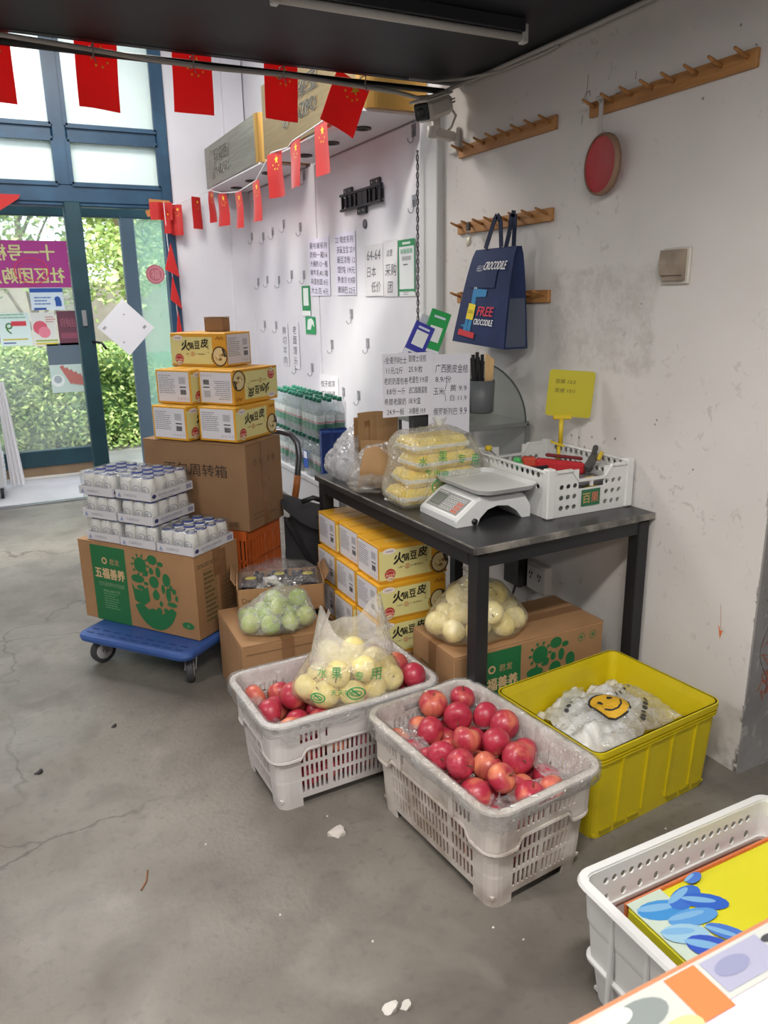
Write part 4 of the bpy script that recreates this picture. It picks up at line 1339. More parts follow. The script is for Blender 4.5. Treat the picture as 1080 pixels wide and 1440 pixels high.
# yellow bean-curd cartons (one pattern, many copies)
M_YEL = mat('yellow_carton', 'dfa52a', .42, 0, 'd69a22', 3, 3)
YW, YD, YH = .344, .22, .168
YS = .872                       # true size of the yellow cartons against the drawing above
def yellow_master():
    t = thing('bean_carton', 'x', 'carton', (0, 0, 0))
    MB().box((0, 0, YH / 2), (YW, YD, YH - .001), None, .003).build('body', M_YEL, t)
    MB().box((0, 0, YH - .0002), (YW - .01, .0025, .0012)).build('lid_seam', mat('seam_brown', '8f6a20', .6), t)
    P = Print(.0006, .0002)
    P.rect(.0, .012, .262, .135, 'dcd591').rect(0, 0, YW, .010, 'c98f1e').lay()
    P.disc(.05, .143, .032, 'e6dcd8', .013).disc(.305, .048, .046, 'd9b04a', n=22).disc(.27, .045, .02, 'b58a2c')
    for k in range(14):
        P.disc(.255 + .03 * random.random(), .02 + .055 * random.random(), .005, 'b8912f', n=6)
    for k in range(5):
        P.line([(.285 + .01 * k, .135 + .006 * (k % 2)), (.30 + .008 * k, .15 - .006 * (k % 3))], .008, 'a86f14')
    P.lay()
    P.ring(.305, .052, .046, .006, '3a2c20', ry=.05).disc(.305, .052, .040, 'd8c898', .043).text('王家祖传', .05, .138, .008, '5b4a5a', align='C', w=.04)
    P.lay()
    for k in range(7):
        P.disc(.285 + .04 * random.random(), .025 + .05 * random.random(), .011, ('c9b27a', 'ece2c0', '8a6e3c')[k % 3], .008, 8)
    P.line([(.325, .09), (.34, .05)], .012, '3a2c20')
    P.text('火', .068, .078, .052, '1f1a12', w=.052, shear=.12, bold=.0022).text('锅', .118, .086, .034, '1f1a12', w=.028, bold=.0012).text('豆', .152, .088, .038, '1f1a12', w=.034, bold=.0015).text('皮', .192, .094, .045, '1f1a12', w=.044, shear=.1, bold=.002)
    P.text('久煮不', .09, .058, .008, '5b5030', w=.03).text('烂 香滑爽口', .155, .058, .008, '5b5030', w=.065).ring(.138, .062, .012, .0018, 'b5402c', n=16).text('豆', .138, .056, .012, 'b5402c', align='C')
    for k, ch in enumerate('手工豆制品'):
        P.text(ch, .232, .134 - k * .0165, .009, '8a7f4a')
    P.disc(.052, .036, .027, 'b5322e').lay().ring(.052, .030, .024, .0016, 'e8d9c0').rect(.03, .026, .044, .016, 'c23a34').disc(.052, .017, .019, 'e2d3b2', .010).lay().text('精选食品', .052, .029, .010, 'f0e2c8', align='C', w=.04).text('厂家直销', .052, .012, .008, '7a2c28', align='C', w=.032)
    f = P.build('printed_front', t, face(YW, YD, YH, 'F'))
    S = Print(.0006, .0002)
    S.rect(.012, .012, YD - .024, YH - .022, 'dcdae0').lay()
    S.lines(.02, .05, .10, .095, 10, '77767c', .3, 3).rect(.145, .10, .045, .035, 'c6c5ca').lay()
    for k in range(5):
        S.rect(.15, .104 + k * .006, .034, .0012, '6d6c72')
    S.rect(.15, .082, .04, .005, '3a3a3e')
    for k in range(11):
        S.rect(.152 + k * .0034, .048, .0016 + .0012 * (k % 2), .024, '3a3a3e')
    for k in range(4):
        S.ring(.138 + k * .02, .028, .006, .0012, ('6d6c72', 'c04438', '6d6c72', '6d6c72')[k], n=4)
    S.build('printed_side', t, face(YW, YD, YH, 'L'))
    S.build('printed_side', t, face(YW, YD, YH, 'R'))
    T = Print(.0008, .0002)
    T.text('火锅豆皮', .06, .05, .03, 'e8d9a0', w=.12).line([(.2, .06), (.24, .08)], .012, 'a86f14').line([(.25, .05), (.27, .08)], .012, 'b8761a')
    T.build('printed_top', t, face(YW, YD, YH, 'T'))
    return t
ym = yellow_master()
PILE_T = 'yellow carton of hotpot bean curd in the pile under the work table'
spots = []
for row, (z, xo) in enumerate(((.212, -.01), (.359, -.006), (.506, .010))):
    for c_ in range(3):
        y = 2.545 + c_ * .205 - (.02 if row < 2 else 0)
        spots.append(((1.325 + xo + (.010 if c_ == 1 else 0) * (row - 1), y, z), D2R(1.0), False,
                      ('yellow carton in the bottom layer, %s', 'yellow carton in the middle layer, %s', 'yellow carton in the top layer, %s')[row] % ('front of the pile under the work table', 'second in the pile under the work table', 'rear of the pile under the work table')[c_], 'yellow cartons under the work table'))
GB = 'yellow cartons on the bread carton'
spots += [((.9126, 3.648, 1.262), D2R(129 - 180), False, 'single yellow carton on the very top of the stack above the bread carton', GB),
          ((.8145, 3.5865, 1.110), D2R(127.5 - 90), False, 'yellow carton in the second layer on the bread carton, next to the door side', GB),
          ((.9756, 3.4407, 1.110), D2R(124.1 - 90), True, 'upside down yellow carton in the second layer on the bread carton', GB),
          ((.776, 3.5325, .958), D2R(126 - 90), False, 'bottom layer yellow carton on the bread carton, farther from the trolley handle', GB),
          ((.945, 3.381, .958), D2R(128.2 - 90), False, 'bottom layer yellow carton on the bread carton, nearer the trolley handle', GB)]
for i, (loc, rz, flip, lab, grp) in enumerate(spots):
    o = ym if i == 0 else copy_tree(ym)
    o.location = loc
    ys_ = YS if i < 9 else .9
    o.scale = (ys_, ys_, ys_)
    o.rotation_euler = (0, 0, rz)
    if flip:
        o.rotation_euler = Matrix.Rotation(rz, 3, 'Z').to_4x4().to_euler()
        o.rotation_euler = (Matrix.Rotation(rz, 4, 'Z') @ Matrix.Rotation(math.pi, 4, 'Y')).to_euler()
        o.location = (loc[0], loc[1], loc[2] + YH * ys_)
    tag(o, lab, 'carton', grp)
t = thing('base_carton', 'low brown carton on the floor under the yellow cartons', 'carton', (1.33, 2.728, 0), D2R(1))
carton_body(t, .34, .62, .209, M_CARD, True, 'y')
t = thing('small_carton', 'plain brown carton lying on the topmost yellow carton', 'carton', (.955, 3.672, 1.414), D2R(-51))
carton_body(t, .105, .06, .065, M_CARDB, False)
MB().box((0, -.031, .05), (.10, .002, .003)).build('seam', M_TAPE, t)
t = thing('small_carton_support', 'x', 'carton') if False else None

# ------------------------------------------------------------------ orange crate, trolley
M_OR = mat('orange_plastic', 'c8622a', .5, 0, 'b9561f', 6, 4)
def lattice_box(t, name, w, d, h, mtl, nx, ny, nz, th=.006):
    for (L, mtx) in ((w, face(w, d, h, 'F')), (d, face(w, d, h, 'R')), (w, face(w, d, h, 'B')), (d, face(w, d, h, 'L'))):
        q = MB()
        n = max(4, int(L / .022))
        def bx(x0, x1, y0, y1):
            c = mtx @ Vector(((x0 + x1) / 2, (y0 + y1) / 2, -th / 2))
            ex = Vector(mtx.col[0][:3]); 
            R_ = Matrix((mtx.col[0][:3], mtx.col[1][:3], mtx.col[2][:3])).transposed()
            q.box(c, (x1 - x0, y1 - y0, th), R_)
        for z0, z1 in ((0, .05), (h * .33 - .006, h * .33 + .006), (h * .63 - .006, h * .63 + .006), (h - .045, h)):
            bx(0, L, z0, z1)
        for k in range(n + 1):
            x = (L - .012) * k / n
            bx(x, x + (.012 if k not in (0, n) else .03) - (0 if k != n else .018), .05, h - .045)
        q.build(name, mtl, t)
t = thing('orange_crate', 'orange lattice plastic crate under the bread carton on the trolley', 'crate', (.838, 3.455, .171), D2R(129.4 - 180))
lattice_box(t, 'side_panel', .50, .275, .392, M_OR, 1, 1, 1)
MB().box((0, 0, .01), (.49, .27, .02)).build('base', M_OR, t)
MB().box((0, .0, .2), (.40, .2, .34), None, .02).build('sack', mat('dark_sack', '5b3526', .8), t)

M_BLUE = mat('blue_plastic_deck', '2f4f8f', .5, 0, '3a5c9c', 5, 5, .4, .7, bump=.1, bscale=90)
t = thing('platform_trolley', 'blue platform trolley with steel handle loaded with cartons', 'trolley', (.529, 2.897, 0), D2R(129.4 - 180))
TA, TB = .597, .87
def tl(u, v, z):           # u along the front edge from the right corner, v to the rear
    return (-u, v, z)
q = MB()
n_ = 40
def deck_ring(inset, z):
    r = .05
    hx, hy = TA / 2 - inset, TB / 2 - inset
    out = []
    for k in range(n_):
        a = 2 * math.pi * k / n_
        ca, sa = math.cos(a), math.sin(a)
        cx_, cy_ = math.copysign(hx - r, ca), math.copysign(hy - r, sa)
        out.append((-TA / 2 + cx_ + r * ca, TB / 2 + cy_ + r * sa, z))
    return out
rings = [deck_ring(.03, .118), deck_ring(.0, .135), deck_ring(-.004, .150), deck_ring(.0, .162), deck_ring(.012, .168)]
vs = [p for rg_ in rings for p in rg_]
fs = []
for i in range(4):
    for k in range(n_):
        k2 = (k + 1) % n_
        fs.append((i * n_ + k, i * n_ + k2, (i + 1) * n_ + k2, (i + 1) * n_ + k))
fs += [tuple(reversed(range(n_))), tuple(4 * n_ + k for k in range(n_))]
q.add(vs, fs)
q.build('deck', M_BLUE, t)
gr = MB()
for k in range(9):
    for j in range(2):
        gr.box((-.06 - .06 * k, .03 + .035 * j, .1692), (.035, .008, .0016))
gr.build('grip_studs', mat('dark_blue_stud', '24407a', .6), t)
M_TYRE = mat('grey_tyre', '3a3b3e', .6)
for u, v in ((.06, .09), (.54, .09), (.06, .78), (.54, .78)):
    wh = MB()
    cx_, cy_ = -u, v
    Rw = Matrix(((0, 0, 1), (0, 1, 0), (-1, 0, 0))) if v > .5 else Matrix.Rotation(D2R(35 if u < .3 else -20), 3, 'Z') @ Matrix(((0, 0, 1), (0, 1, 0), (-1, 0, 0)))
    wl = MB().lathe([(.03, -.014), (.052, -.016), (.056, -.010), (.056, .010), (.052, .016), (.03, .014)], 24, (cx_, cy_, .057), axis=Rw).build('wheel', M_TYRE, t)
    MB().lathe([(0, -.017), (.036, -.0165), (.038, -.014), (.038, .014), (.036, .0165), (0, .017)], 20, (cx_, cy_, .057), axis=Rw).build('hub', mat('pale_hub', 'a9a9a8', .5), wl)
    axv = Rw @ Vector((0, 0, 1))
    fk = MB()
    for s_ in (-1, 1):
        fk.bar(Vector((cx_, cy_, .055)) + axv * .022 * s_, Vector((cx_, cy_ + .015, .118)) + axv * .022 * s_, .03, .004, None, axv)
    fk.box((cx_, cy_ + .015, .119), (.07, .07, .006)).cyl(Vector((cx_, cy_, .057)) - axv * .026, Vector((cx_, cy_, .057)) + axv * .026, .006, 8)
    fk.build('fork', M_STEEL, t)
M_TUBEG = mat('grey_steel_tube', '6d6f73', .35, .7, '5d5f63', 6, 3)
def upright(u, sg):
    return [(-u, .845, .16), (-u, .848, .34), (-u + sg * .022, .862, .50), (-u + sg * .045, .886, .68), (-u + sg * .055, .906, .82), (-u + sg * .042, .917, .885), (-u + sg * .008, .923, .92), (-u - sg * .05, .925, .932)]
hp = upright(.02, 1) + upright(.52, -1)[::-1]
MB().tube(hp, .0155, 12).build('handle', M_TUBEG, t)
MB().tube([Vector(hp[3]).lerp(Vector(hp[2]), .45), Vector(hp[3]), Vector(hp[3]).lerp(Vector(hp[4]), .35)], .0168, 12).build('tape_wrap', mat('orange_tape', 'b06a34', .45), t)
for s_ in (.02, .52):
    MB().cyl((-s_, .845, .155), (-s_, .845, .24), .021, 12).build('socket', M_BLK, t)

# ------------------------------------------------------------------ yoghurt trays
M_MILK = mat('milk_white', 'eceae6', .35)
M_LID = mat('blue_lid', '3a4a92', .45)
M_TRAY = mat('white_tray_card', 'cfced2', .6)
YB = 1.22
mp = [(0, 0), (.022, 0), (.0245, .004), (.0245, .052), (.0238, .059), (.0205, .067), (.0185, .0715)]
a = MB().lathe([(r_ * YB, z_ * YB) for r_, z_ in mp], 14).build('bottle', M_MILK)
b_ = MB().lathe([(r_ * YB, z_ * YB) for r_, z_ in ((.0195, .0715), (.0205, .0725), (.0205, .0752), (.0192, .0765), (0, .0768))], 14).build('lid', M_LID)
lidt = MB().lathe([(0, .0778 * YB), (.0185 * YB, .0778 * YB)], 14).build('lid_foil', mat('lid_foil', 'd9dae2', .3))
P = Print(.0253, 0)
P.ring(0, .032, .014, .0014, '4a5590', n=16).lines(-.008, .026, .016, .012, 3, '5a648f', .4, 3)
prm = P.build('mark', None, Matrix.Identity(4), warp=lambda x, y, z: (math.sin(x / .0248) * .0253 * YB, -math.cos(x / .0248) * .0253 * YB, y * YB))
YM = [x.data for x in (a, b_, lidt, prm)]
for x in (a, b_, lidt, prm):
    bpy.data.objects.remove(x)
def yog_master():
    t = thing('yoghurt_tray', 'x', 'yoghurt', (0, 0, 0))
    nx, ny, pt = 3, 4, .0615
    W, D = nx * pt + .012, ny * pt + .012
    q = MB()
    q.box((0, 0, .002), (W, D, .004))
    h = .036
    for s_ in (-1, 1):
        q.box((s_ * W / 2, 0, h / 2), (.003, D, h)).box((0, s_ * D / 2, h / 2), (W, .003, h))
    q.build('tray', M_TRAY, t)
    for i in range(nx):
        for j in range(ny):
            bo = place('bottle', YM[0], t, (pt * (i - 1), pt * (j - 1.5), .004), random.uniform(-.6, .6))
            place('lid', YM[1], bo)
            place('lid_foil', YM[2], bo)
            if j == 0 or i == nx - 1:
                mk_ = place('mark', YM[3], bo)
                mk_.rotation_euler = (0, 0, 0 if j == 0 and i < nx - 1 else (1.57 if j else .6))
    def wr(u, v):
        a_ = 2 * math.pi * u
        ca, sa = math.cos(a_), math.sin(a_)
        e = .22
        k = 1 if v < .8 else 1 - (v - .8) * 1.2
        return ((W / 2 + .002) * k * math.copysign(abs(ca) ** e, ca), (D / 2 + .002) * k * math.copysign(abs(sa) ** e, sa), .036 + (.061 * min(1, v / .8)) + .0015 * math.sin(a_ * 11) + (.003 if v > .9 else 0))
    MB().grid(40, 6, wr, closeu=True).build('shrink_film', film('yoghurt_film', 'ffffff', .04, .04, .04, 30, .9, .4), t)
    Pf = Print(.0018)
    Pf.poly([(.012, .008), (.032, .008), (.022, .026)], '8a93ba').text('乳酸菌饮品', .05, .012, .011, '8c8e9c', w=.07).rect(.012, .005, .02, .002, '8a93ba')
    Pf.build('printed_tray', t, face(W, D, h, 'F'))
    Ps = Print(.0018)
    Ps.disc(.02, .018, .012, '34386a', .009).text('益生菌乳业有限公司', .045, .013, .012, '55597a', w=.13).rect(.215, .009, .035, .02, '8f90a8').rect(.055, .005, .08, .002, '8c8e9c')
    Ps.build('printed_tray', t, face(W, D, h, 'R'))
    return t, W, D
yt, YTW, YTD = yog_master()
fz = .171 + .37
base = Vector((.612, 2.995, 0))
th = D2R(126.7)
U = Vector((math.cos(th), math.sin(th), 0)); V = Vector((math.sin(th), -math.cos(th), 0))
GY = 'yoghurt trays on the food carton'
yl = []
for lv in range(3):
    z = fz + .002 + lv * .104
    yl.append((base + U * (.312 + .003 * lv) + V * (.142 + .004 * lv), z, ('bottom', 'middle', 'top')[lv], 'in the middle column'))
    yl.append((base + U * (.519 + .003 * lv) + V * (.148 - .003 * lv), z, ('bottom', 'middle', 'top')[lv], 'in the column toward the door'))
yl.append((base + U * .104 + V * .14, fz + .002, 'single', 'at the outer end of the carton'))
for i, (p_, z, lv, cl) in enumerate(yl):
    o = yt if i == 0 else copy_tree(yt)
    o.location = (p_.x, p_.y, z)
    o.rotation_euler = (0, 0, D2R(126.7 - 180 + random.uniform(-.6, .6)))
    tag(o, '%s tray of blue lidded white yoghurt bottles %s' % (lv, cl), 'yoghurt', GY)

# ------------------------------------------------------------------ folded black seat under the low table
t = thing('folding_stool', 'folded black fabric stool beside the trolley handle', 'stool', (1.215, 3.19, 0), D2R(-14))
M_FAB = mat('black_fabric', '232326', .75, 0, '2b2b2e', 8, 3)
MB().grid(9, 8, lambda u, v: (-.14 + .30 * u, .02 + .16 * v - .05 * math.sin(u * 3.1), .63 - .10 * u + .04 * v - .05 * math.sin(math.pi * u) * (1 - v))).build('seat', M_FAB, t)
MB().grid(9, 8, lambda u, v: (-.13 + .28 * u, .06 + .02 * math.sin(u * 5 + v * 2), .05 + .52 * v)).build('side_cloth', M_FAB, t)
MB().bar((-.13, .03, .03), (.14, .03, .58), .014).build('leg', mat('dull_alu', '8d8f92', .4, .6), t)
MB().bar((.14, .045, .03), (-.13, .045, .58), .014).build('leg', M_BLK, t)
MB().tube([(-.05, .0, .66), (0, -.02, .68), (.05, 0, .655)], .012, 8).build('buckle', M_BLK, t)
# ------------------------------------------------------------------ perforated shells for crates and baskets
def rr_point(kind, side, q, hx, hy, r):
    """point on a rounded rectangle; side 0 front(-y) 1 right 2 back 3 left, going anticlockwise"""
    if kind == 'f':
        L = (hx if side in (0, 2) else hy) - r
        p = (q * L, -hy) if side in (0, 2) else (q * L, -hx)
        x, y = p
    else:
        a = -math.pi / 2 + q * math.pi / 2
        L = (hx if side in (0, 2) else hy) - r
        M_ = (hy if side in (0, 2) else hx)
        x, y = L + r * math.cos(a), -(M_ - r) + r * math.sin(a)
    for _ in range(side):
        x, y = -y, x
    return x, y

def corner_dip(k, s, q):
    if k != 'f':
        return .03
    lim = .80 if s in (0, 2) else .70
    a = min(1, max(0, (abs(q) - lim + .07) / .12))
    return .03 * a * a * (3 - 2 * a)

def shell(cols, rows, hole, th, dip=None, dip_rows=()):
    """cols: list of (kind, side, q); rows: list of (z, hx, hy, r); hole(ci, ri) -> 0 solid, 1 open, 2 round"""
    n, m_ = len(cols), len(rows)
    mb = MB()
    idx = {}
    def P(i, j, s):
        key = (i % n, j, s)
        if key not in idx:
            z, hx, hy, r = rows[j]
            k, sd_, q = cols[i % n]
            x, y = rr_point(k, sd_, q, hx - th * s, hy - th * s, max(.004, r - th * s * .5))
            idx[key] = len(mb.v)
            mb.v.append((x, y, z - (dip(k, sd_, q) if dip and j in dip_rows else 0)))
        return idx[key]
    def F(*f):
        mb.f.append(f); mb.m.append(0); mb.sm.append(False)
    H = [[hole(i, j) for j in range(m_ - 1)] for i in range(n)]
    for i in range(n):
        for j in range(m_ - 1):
            h = H[i][j]
            if h == 1:
                continue
            a, b, c, d = P(i, j, 0), P(i + 1, j, 0), P(i + 1, j + 1, 0), P(i, j + 1, 0)
            a2, b2, c2, d2 = P(i, j, 1), P(i + 1, j, 1), P(i + 1, j + 1, 1), P(i, j + 1, 1)
            if h == 0:
                F(a, b, c, d); F(d2, c2, b2, a2)
            else:
                rings = []
                for (w, x, y, z) in ((a, b, c, d), (a2, b2, c2, d2)):
                    A, B, C, D_ = (Vector(mb.v[k]) for k in (w, x, y, z))
                    ring = []
                    for k in range(8):
                        an = math.radians(22.5 + 45 * k)
                        u, v = .5 + .34 * math.cos(an), .5 + .34 * math.sin(an)
                        p = A * (1 - u) * (1 - v) + B * u * (1 - v) + C * u * v + D_ * (1 - u) * v
                        ring.append(len(mb.v)); mb.v.append(tuple(p))
                    rings.append(ring)
                for s, (cs, ring) in enumerate((((c, d, a, b), rings[0]), ((c2, d2, a2, b2), rings[1]))):
                    for k in range(4):
                        t1 = (cs[k], ring[2 * k + 1], ring[2 * k])
                        t2 = (cs[k], cs[(k + 1) % 4], ring[(2 * k + 2) % 8], ring[2 * k + 1])
                        if s: t1, t2 = t1[::-1], t2[::-1]
                        F(*t1); F(*t2)
                for k in range(8):
                    F(rings[0][k], rings[0][(k + 1) % 8], rings[1][(k + 1) % 8], rings[1][k])
            # side faces toward openings
            if H[i - 1][j] == 1: F(d, d2, a2, a)
            if H[(i + 1) % n][j] == 1: F(b, b2, c2, c)
            if j == 0 or H[i][j - 1] == 1: F(a, a2, b2, b)
            if j == m_ - 2 or H[i][j + 1] == 1: F(c, c2, d2, d)
    return mb

def side_cols(widths_long, widths_short, corner=4):
    """returns cols and tags; widths: list of (tag, width) covering a flat side"""
    cols, tags = [], []
    for s in range(4):
        ws = widths_long if s in (0, 2) else widths_short
        if s in (2, 3):
            ws = ws[::-1]
        tot = sum(w for _, w in ws)
        q = -1.
        for tg, w in ws:
            cols.append(('f', s, q)); tags.append((s, tg))
            q += 2 * w / tot
        for k in range(corner):
            cols.append(('c', s, k / corner)); tags.append((s, 'corner'))
    return cols, tags

def rect_ring(prof, hx, hy, r, corner=5, dip=None):
    """a moulding with cross-section prof [(outset, z)] swept round a rounded rectangle"""
    cols, _ = side_cols([('a', 1)] * (48 if dip else 1), [('a', 1)] * (36 if dip else 1), corner)
    mb = MB()
    n = len(cols)
    for o_, z in prof:
        for (k, s, q) in cols:
            x, y = rr_point(k, s, q, hx + o_, hy + o_, max(.004, r + o_))
            mb.v.append((x, y, z - (dip(k, s, q) if dip else 0)))
    m_ = len(prof)
    for j in range(m_):
        j2 = (j + 1) % m_
        for i in range(n):
            i2 = (i + 1) % n
            mb.f.append((j * n + i, j * n + i2, j2 * n + i2, j2 * n + i)); mb.m.append(0); mb.sm.append(False)
    return mb

# ------------------------------------------------------------------ slatted fruit crates
M_CR1 = mat('clean_white_crate', 'd3cdcb', .45, 0, 'c4bbb6', 5, 5, .45, .75)
M_CR2 = mat('grimy_white_crate', 'cfc6be', .5, 0, '9a8a7b', 8, 7, .46, .70)
def slots(n, w=.0095, g=.0095):
    out = []
    for k in range(n):
        out += [('slot', w), ('bar', g)]
    return out[:-1]
def fruit_crate(label, loc, rz, mtl):
    t = thing('fruit_crate', label, 'crate', loc, rz)
    long_ = [('end', .02), ('foot', .03)] + [('A' + a[1:] if a == 'slot' else a, w) for a, w in slots(6)] + [('rib', .022)] + [('B' if a == 'slot' else a, w) for a, w in slots(11)] + [('rib', .022)] + [('A' if a == 'slot' else a, w) for a, w in slots(6)] + [('foot', .03), ('end', .02)]
    long_ = [('A' if tg == 'Alot' else tg, w) for tg, w in long_]
    short = [('end', .02), ('foot', .02)] + [('S' if a == 'slot' else a, w) for a, w in slots(6)] + [('hrib', .018)] + [('S' if a == 'slot' else a, w) for a, w in slots(6)] + [('foot', .02), ('end', .02)]
    cols, tags = side_cols(long_, short)
    X, Y = .272, .167
    rows = [(0, X - .008, Y - .008, .035), (.03, X - .005, Y - .005, .035), (.05, X - .003, Y - .003, .036), (.095, X, Y, .037), (.106, X, Y, .037), (.148, X + .003, Y + .003, .038), (.159, X + .004, Y + .004, .038), (.200, X + .007, Y + .007, .04), (.212, X + .008, Y + .008, .04), (.222, X + .017, Y + .017, .046), (.238, X + .018, Y + .018, .046), (.272, X + .020, Y + .020, .048), (.284, X + .021, Y + .021, .048), (.306, X + .023, Y + .023, .05), (.322, X + .025, Y + .025, .05)]
    order = {}
    for s in range(4):
        ids = [i for i, (a, _) in enumerate(tags) if a == s]
        for k, i in enumerate(ids):
            order[i] = (k, len(ids))
    def hole(i, j):
        s, tg = tags[i]
        if j == 0 and tg not in ('end', 'corner', 'foot'): return 1
        if j in (3, 5, 7) and False: return 0
        if tg in ('A', 'B', 'S') and j in (2, 4, 6): return 1
        if tg == 'S' and j == 10: return 1
        if tg == 'A' and j == 10: return 1
        if s in (1, 3) and j == 12 and tg in ('S', 'bar', 'hrib'):
            k, n = order[i]
            if .32 < k / n < .62: return 1
        return 0
    shell(cols, rows, hole, .005, corner_dip, (8, 9)).build('body', mtl, t)
    rect_ring([(-.006, .314), (.014, .314), (.016, .318), (.015, .325), (-.004, .327)], X + .023, Y + .023, .05).build('rim', mtl, t)
    rect_ring([(.0, .204), (.010, .206), (.014, .212), (.013, .219), (.0, .221)], X + .006, Y + .006, .04, 5, corner_dip).build('ledge', mtl, t)
    MB().box((0, 0, .034), (X * 2 - .02, Y * 2 - .02, .008)).build('base', mtl, t)
    for s_ in (-1, 1):
        for sy in (-1, 1):
            MB().box((s_ * .125, sy * (Y + .016), .26), (.018, .02, .085), None, .002).build('rib', mtl, t)
    return t
CR1 = (.868, 2.163, 0); RZ1 = D2R(2.1)
CR2 = (1.098, 1.636, 0); RZ2 = D2R(95.8)
fruit_crate('clean white slatted crate of apples with a bag of yellow pears on it', CR1, RZ1, M_CR1)
fruit_crate('grimy white slatted crate heaped with apples beside the yellow crate', CR2, RZ2, M_CR2)

# ------------------------------------------------------------------ apples
def apple_mesh(R_, mtl, name, tall=.92, n=18):
    prof = []
    for k in range(13):
        a = math.pi * k / 12
        z = -math.cos(a)
        rr = math.sin(a) * (1 + .06 * z)
        dip = .26 * math.exp(-((a - math.pi) / .42) ** 2) - .16 * math.exp(-(a / .38) ** 2)
        prof.append((max(0, rr) * R_, (z - dip) * R_ * tall))
    m_ = MB().lathe(prof, n).build(name, mtl)
    me = m_.data
    bpy.data.objects.remove(m_)
    return me
def stem_mesh(R_):
    o = MB().tube([(0, 0, R_ * .62), (R_ * .05, 0, R_ * .8), (R_ * .16, 0, R_ * .98)], [R_ * .05, R_ * .04, R_ * .05], 5).build('stem', mat('fruit_stem', '5b4326', .7))
    me = o.data
    bpy.data.objects.remove(o)
    return me
def fruit_mat(name, a, b_, c_, lo, hi, rnd, rough=.32):
    mt, nt, bs, tc, nz_, rg_, mx_, mth_, bp_ = nodes(name, rough)
    oi = nt.nodes.new('ShaderNodeObjectInfo')
    vm = nt.nodes.new('ShaderNodeVectorMath')
    vm.operation = 'ADD'
    mp_ = nt.nodes.new('ShaderNodeMapping')
    mp_.inputs['Scale'].default_value = (1, 1, .35)
    nt.links.new(tc.outputs['Object'], mp_.inputs[0])
    nt.links.new(mp_.outputs[0], vm.inputs[0])
    sc_ = nt.nodes.new('ShaderNodeMath'); sc_.operation = 'MULTIPLY'; sc_.inputs[1].default_value = 31
    nt.links.new(oi.outputs['Random'], sc_.inputs[0])
    nt.links.new(sc_.outputs[0], vm.inputs[1])
    big = nz_(14, 3, .4, vm.outputs[0])
    sh = mth_('ADD', big, mth_('MULTIPLY', mth_('SUBTRACT', oi.outputs['Random'], .5), rnd))
    c = mx_(rg_(sh, lo, hi), a, b_)
    fine = nz_(90, 3, .3, vm.outputs[0])
    c = mx_(rg_(fine, .55, .75, 0, .5), c, c_)
    nt.links.new(c, bs.inputs['Base Color'])
    bs.inputs['Coat Weight'].default_value = .15
    return mt
M_APP = fruit_mat('red_apple_skin', 'a92c40', 'd9835f', 'c4586a', .52, .76, .34, .4)
M_GAP = fruit_mat('green_apple_skin', '9cb850', 'c3cc6c', 'b0c860', .4, .7, .3)
M_YAP = fruit_mat('yellow_pear_skin', 'f4e294', 'f9edb8', 'efdc84', .4, .7, .3)
AR = .0435
AMESH = [apple_mesh(AR * s, M_APP, 'apple') for s in (.94, 1.0, 1.06)]
ASTEM = stem_mesh(AR)
def pack(n, hx, hy, z0, r, heap, seed, iters=700):
    g = np.random.default_rng(seed)
    p = np.stack([g.uniform(-hx + r, hx - r, n), g.uniform(-hy + r, hy - r, n), g.uniform(z0 + r, z0 + r + .5, n)], 1)
    for it in range(iters):
        p[:, 2] -= .004 * (1 - it / iters) + .0004
        for _ in range(2):
            d = p[:, None] - p[None]
            L = np.linalg.norm(d, axis=2) + np.eye(n)
            ov = np.clip(2 * r - L, 0, None) * (1 - np.eye(n))
            p += (d / L[..., None] * ov[..., None] * .42).sum(1)
            f = np.clip((p[:, 2] - z0) / .28, 0, 1) * .02
            p[:, 0] = np.clip(p[:, 0], -hx + r - f, hx - r + f)
            p[:, 1] = np.clip(p[:, 1], -hy + r - f, hy - r + f)
            p[:, 2] = np.maximum(p[:, 2], z0 + r)
    for it in range(250):
        d = p[:, None] - p[None]
        L = np.linalg.norm(d, axis=2) + np.eye(n)
        ov = np.clip(2.02 * r - L, 0, None) * (1 - np.eye(n))
        p += (d / L[..., None] * ov[..., None] * .3).sum(1)
        f = np.clip((p[:, 2] - z0) / .28, 0, 1) * .02
        p[:, 0] = np.clip(p[:, 0], -hx + r - f, hx - r + f)
        p[:, 1] = np.clip(p[:, 1], -hy + r - f, hy - r + f)
        p[:, 2] = np.maximum(p[:, 2], z0 + r)
    return p
def place_fruit(pts, origin, rz, meshes, stem, name, label, cat, group, seed, upright=.6):
    r = random.Random(seed)
    R0 = Matrix.Rotation(rz, 3, 'Z')
    out = []
    for p_ in pts:
        o = place(name, r.choice(meshes), None, Vector(origin) + R0 @ Vector(p_))
        o.rotation_euler = (r.uniform(-1.8, 1.8) * upright, r.uniform(-1.8, 1.8) * upright, r.uniform(0, 6.28))
        tag(o, label, cat, group)
        place('stem', stem, o)
        out.append(o)
    return out
P1 = pack(84, .262, .157, .04, AR, 0, 3)
P2 = pack(80, .262, .157, .04, AR, 0, 5)
place_fruit(P1, CR1, RZ1, AMESH, ASTEM, 'apple', 'red apple in the clean white slatted crate', 'apple', 'apples in the clean white crate', 1, 1)
place_fruit(P2, CR2, RZ2, AMESH, ASTEM, 'apple', 'red apple in the grimy white slatted crate', 'apple', 'apples in the grimy white crate', 2, 1)

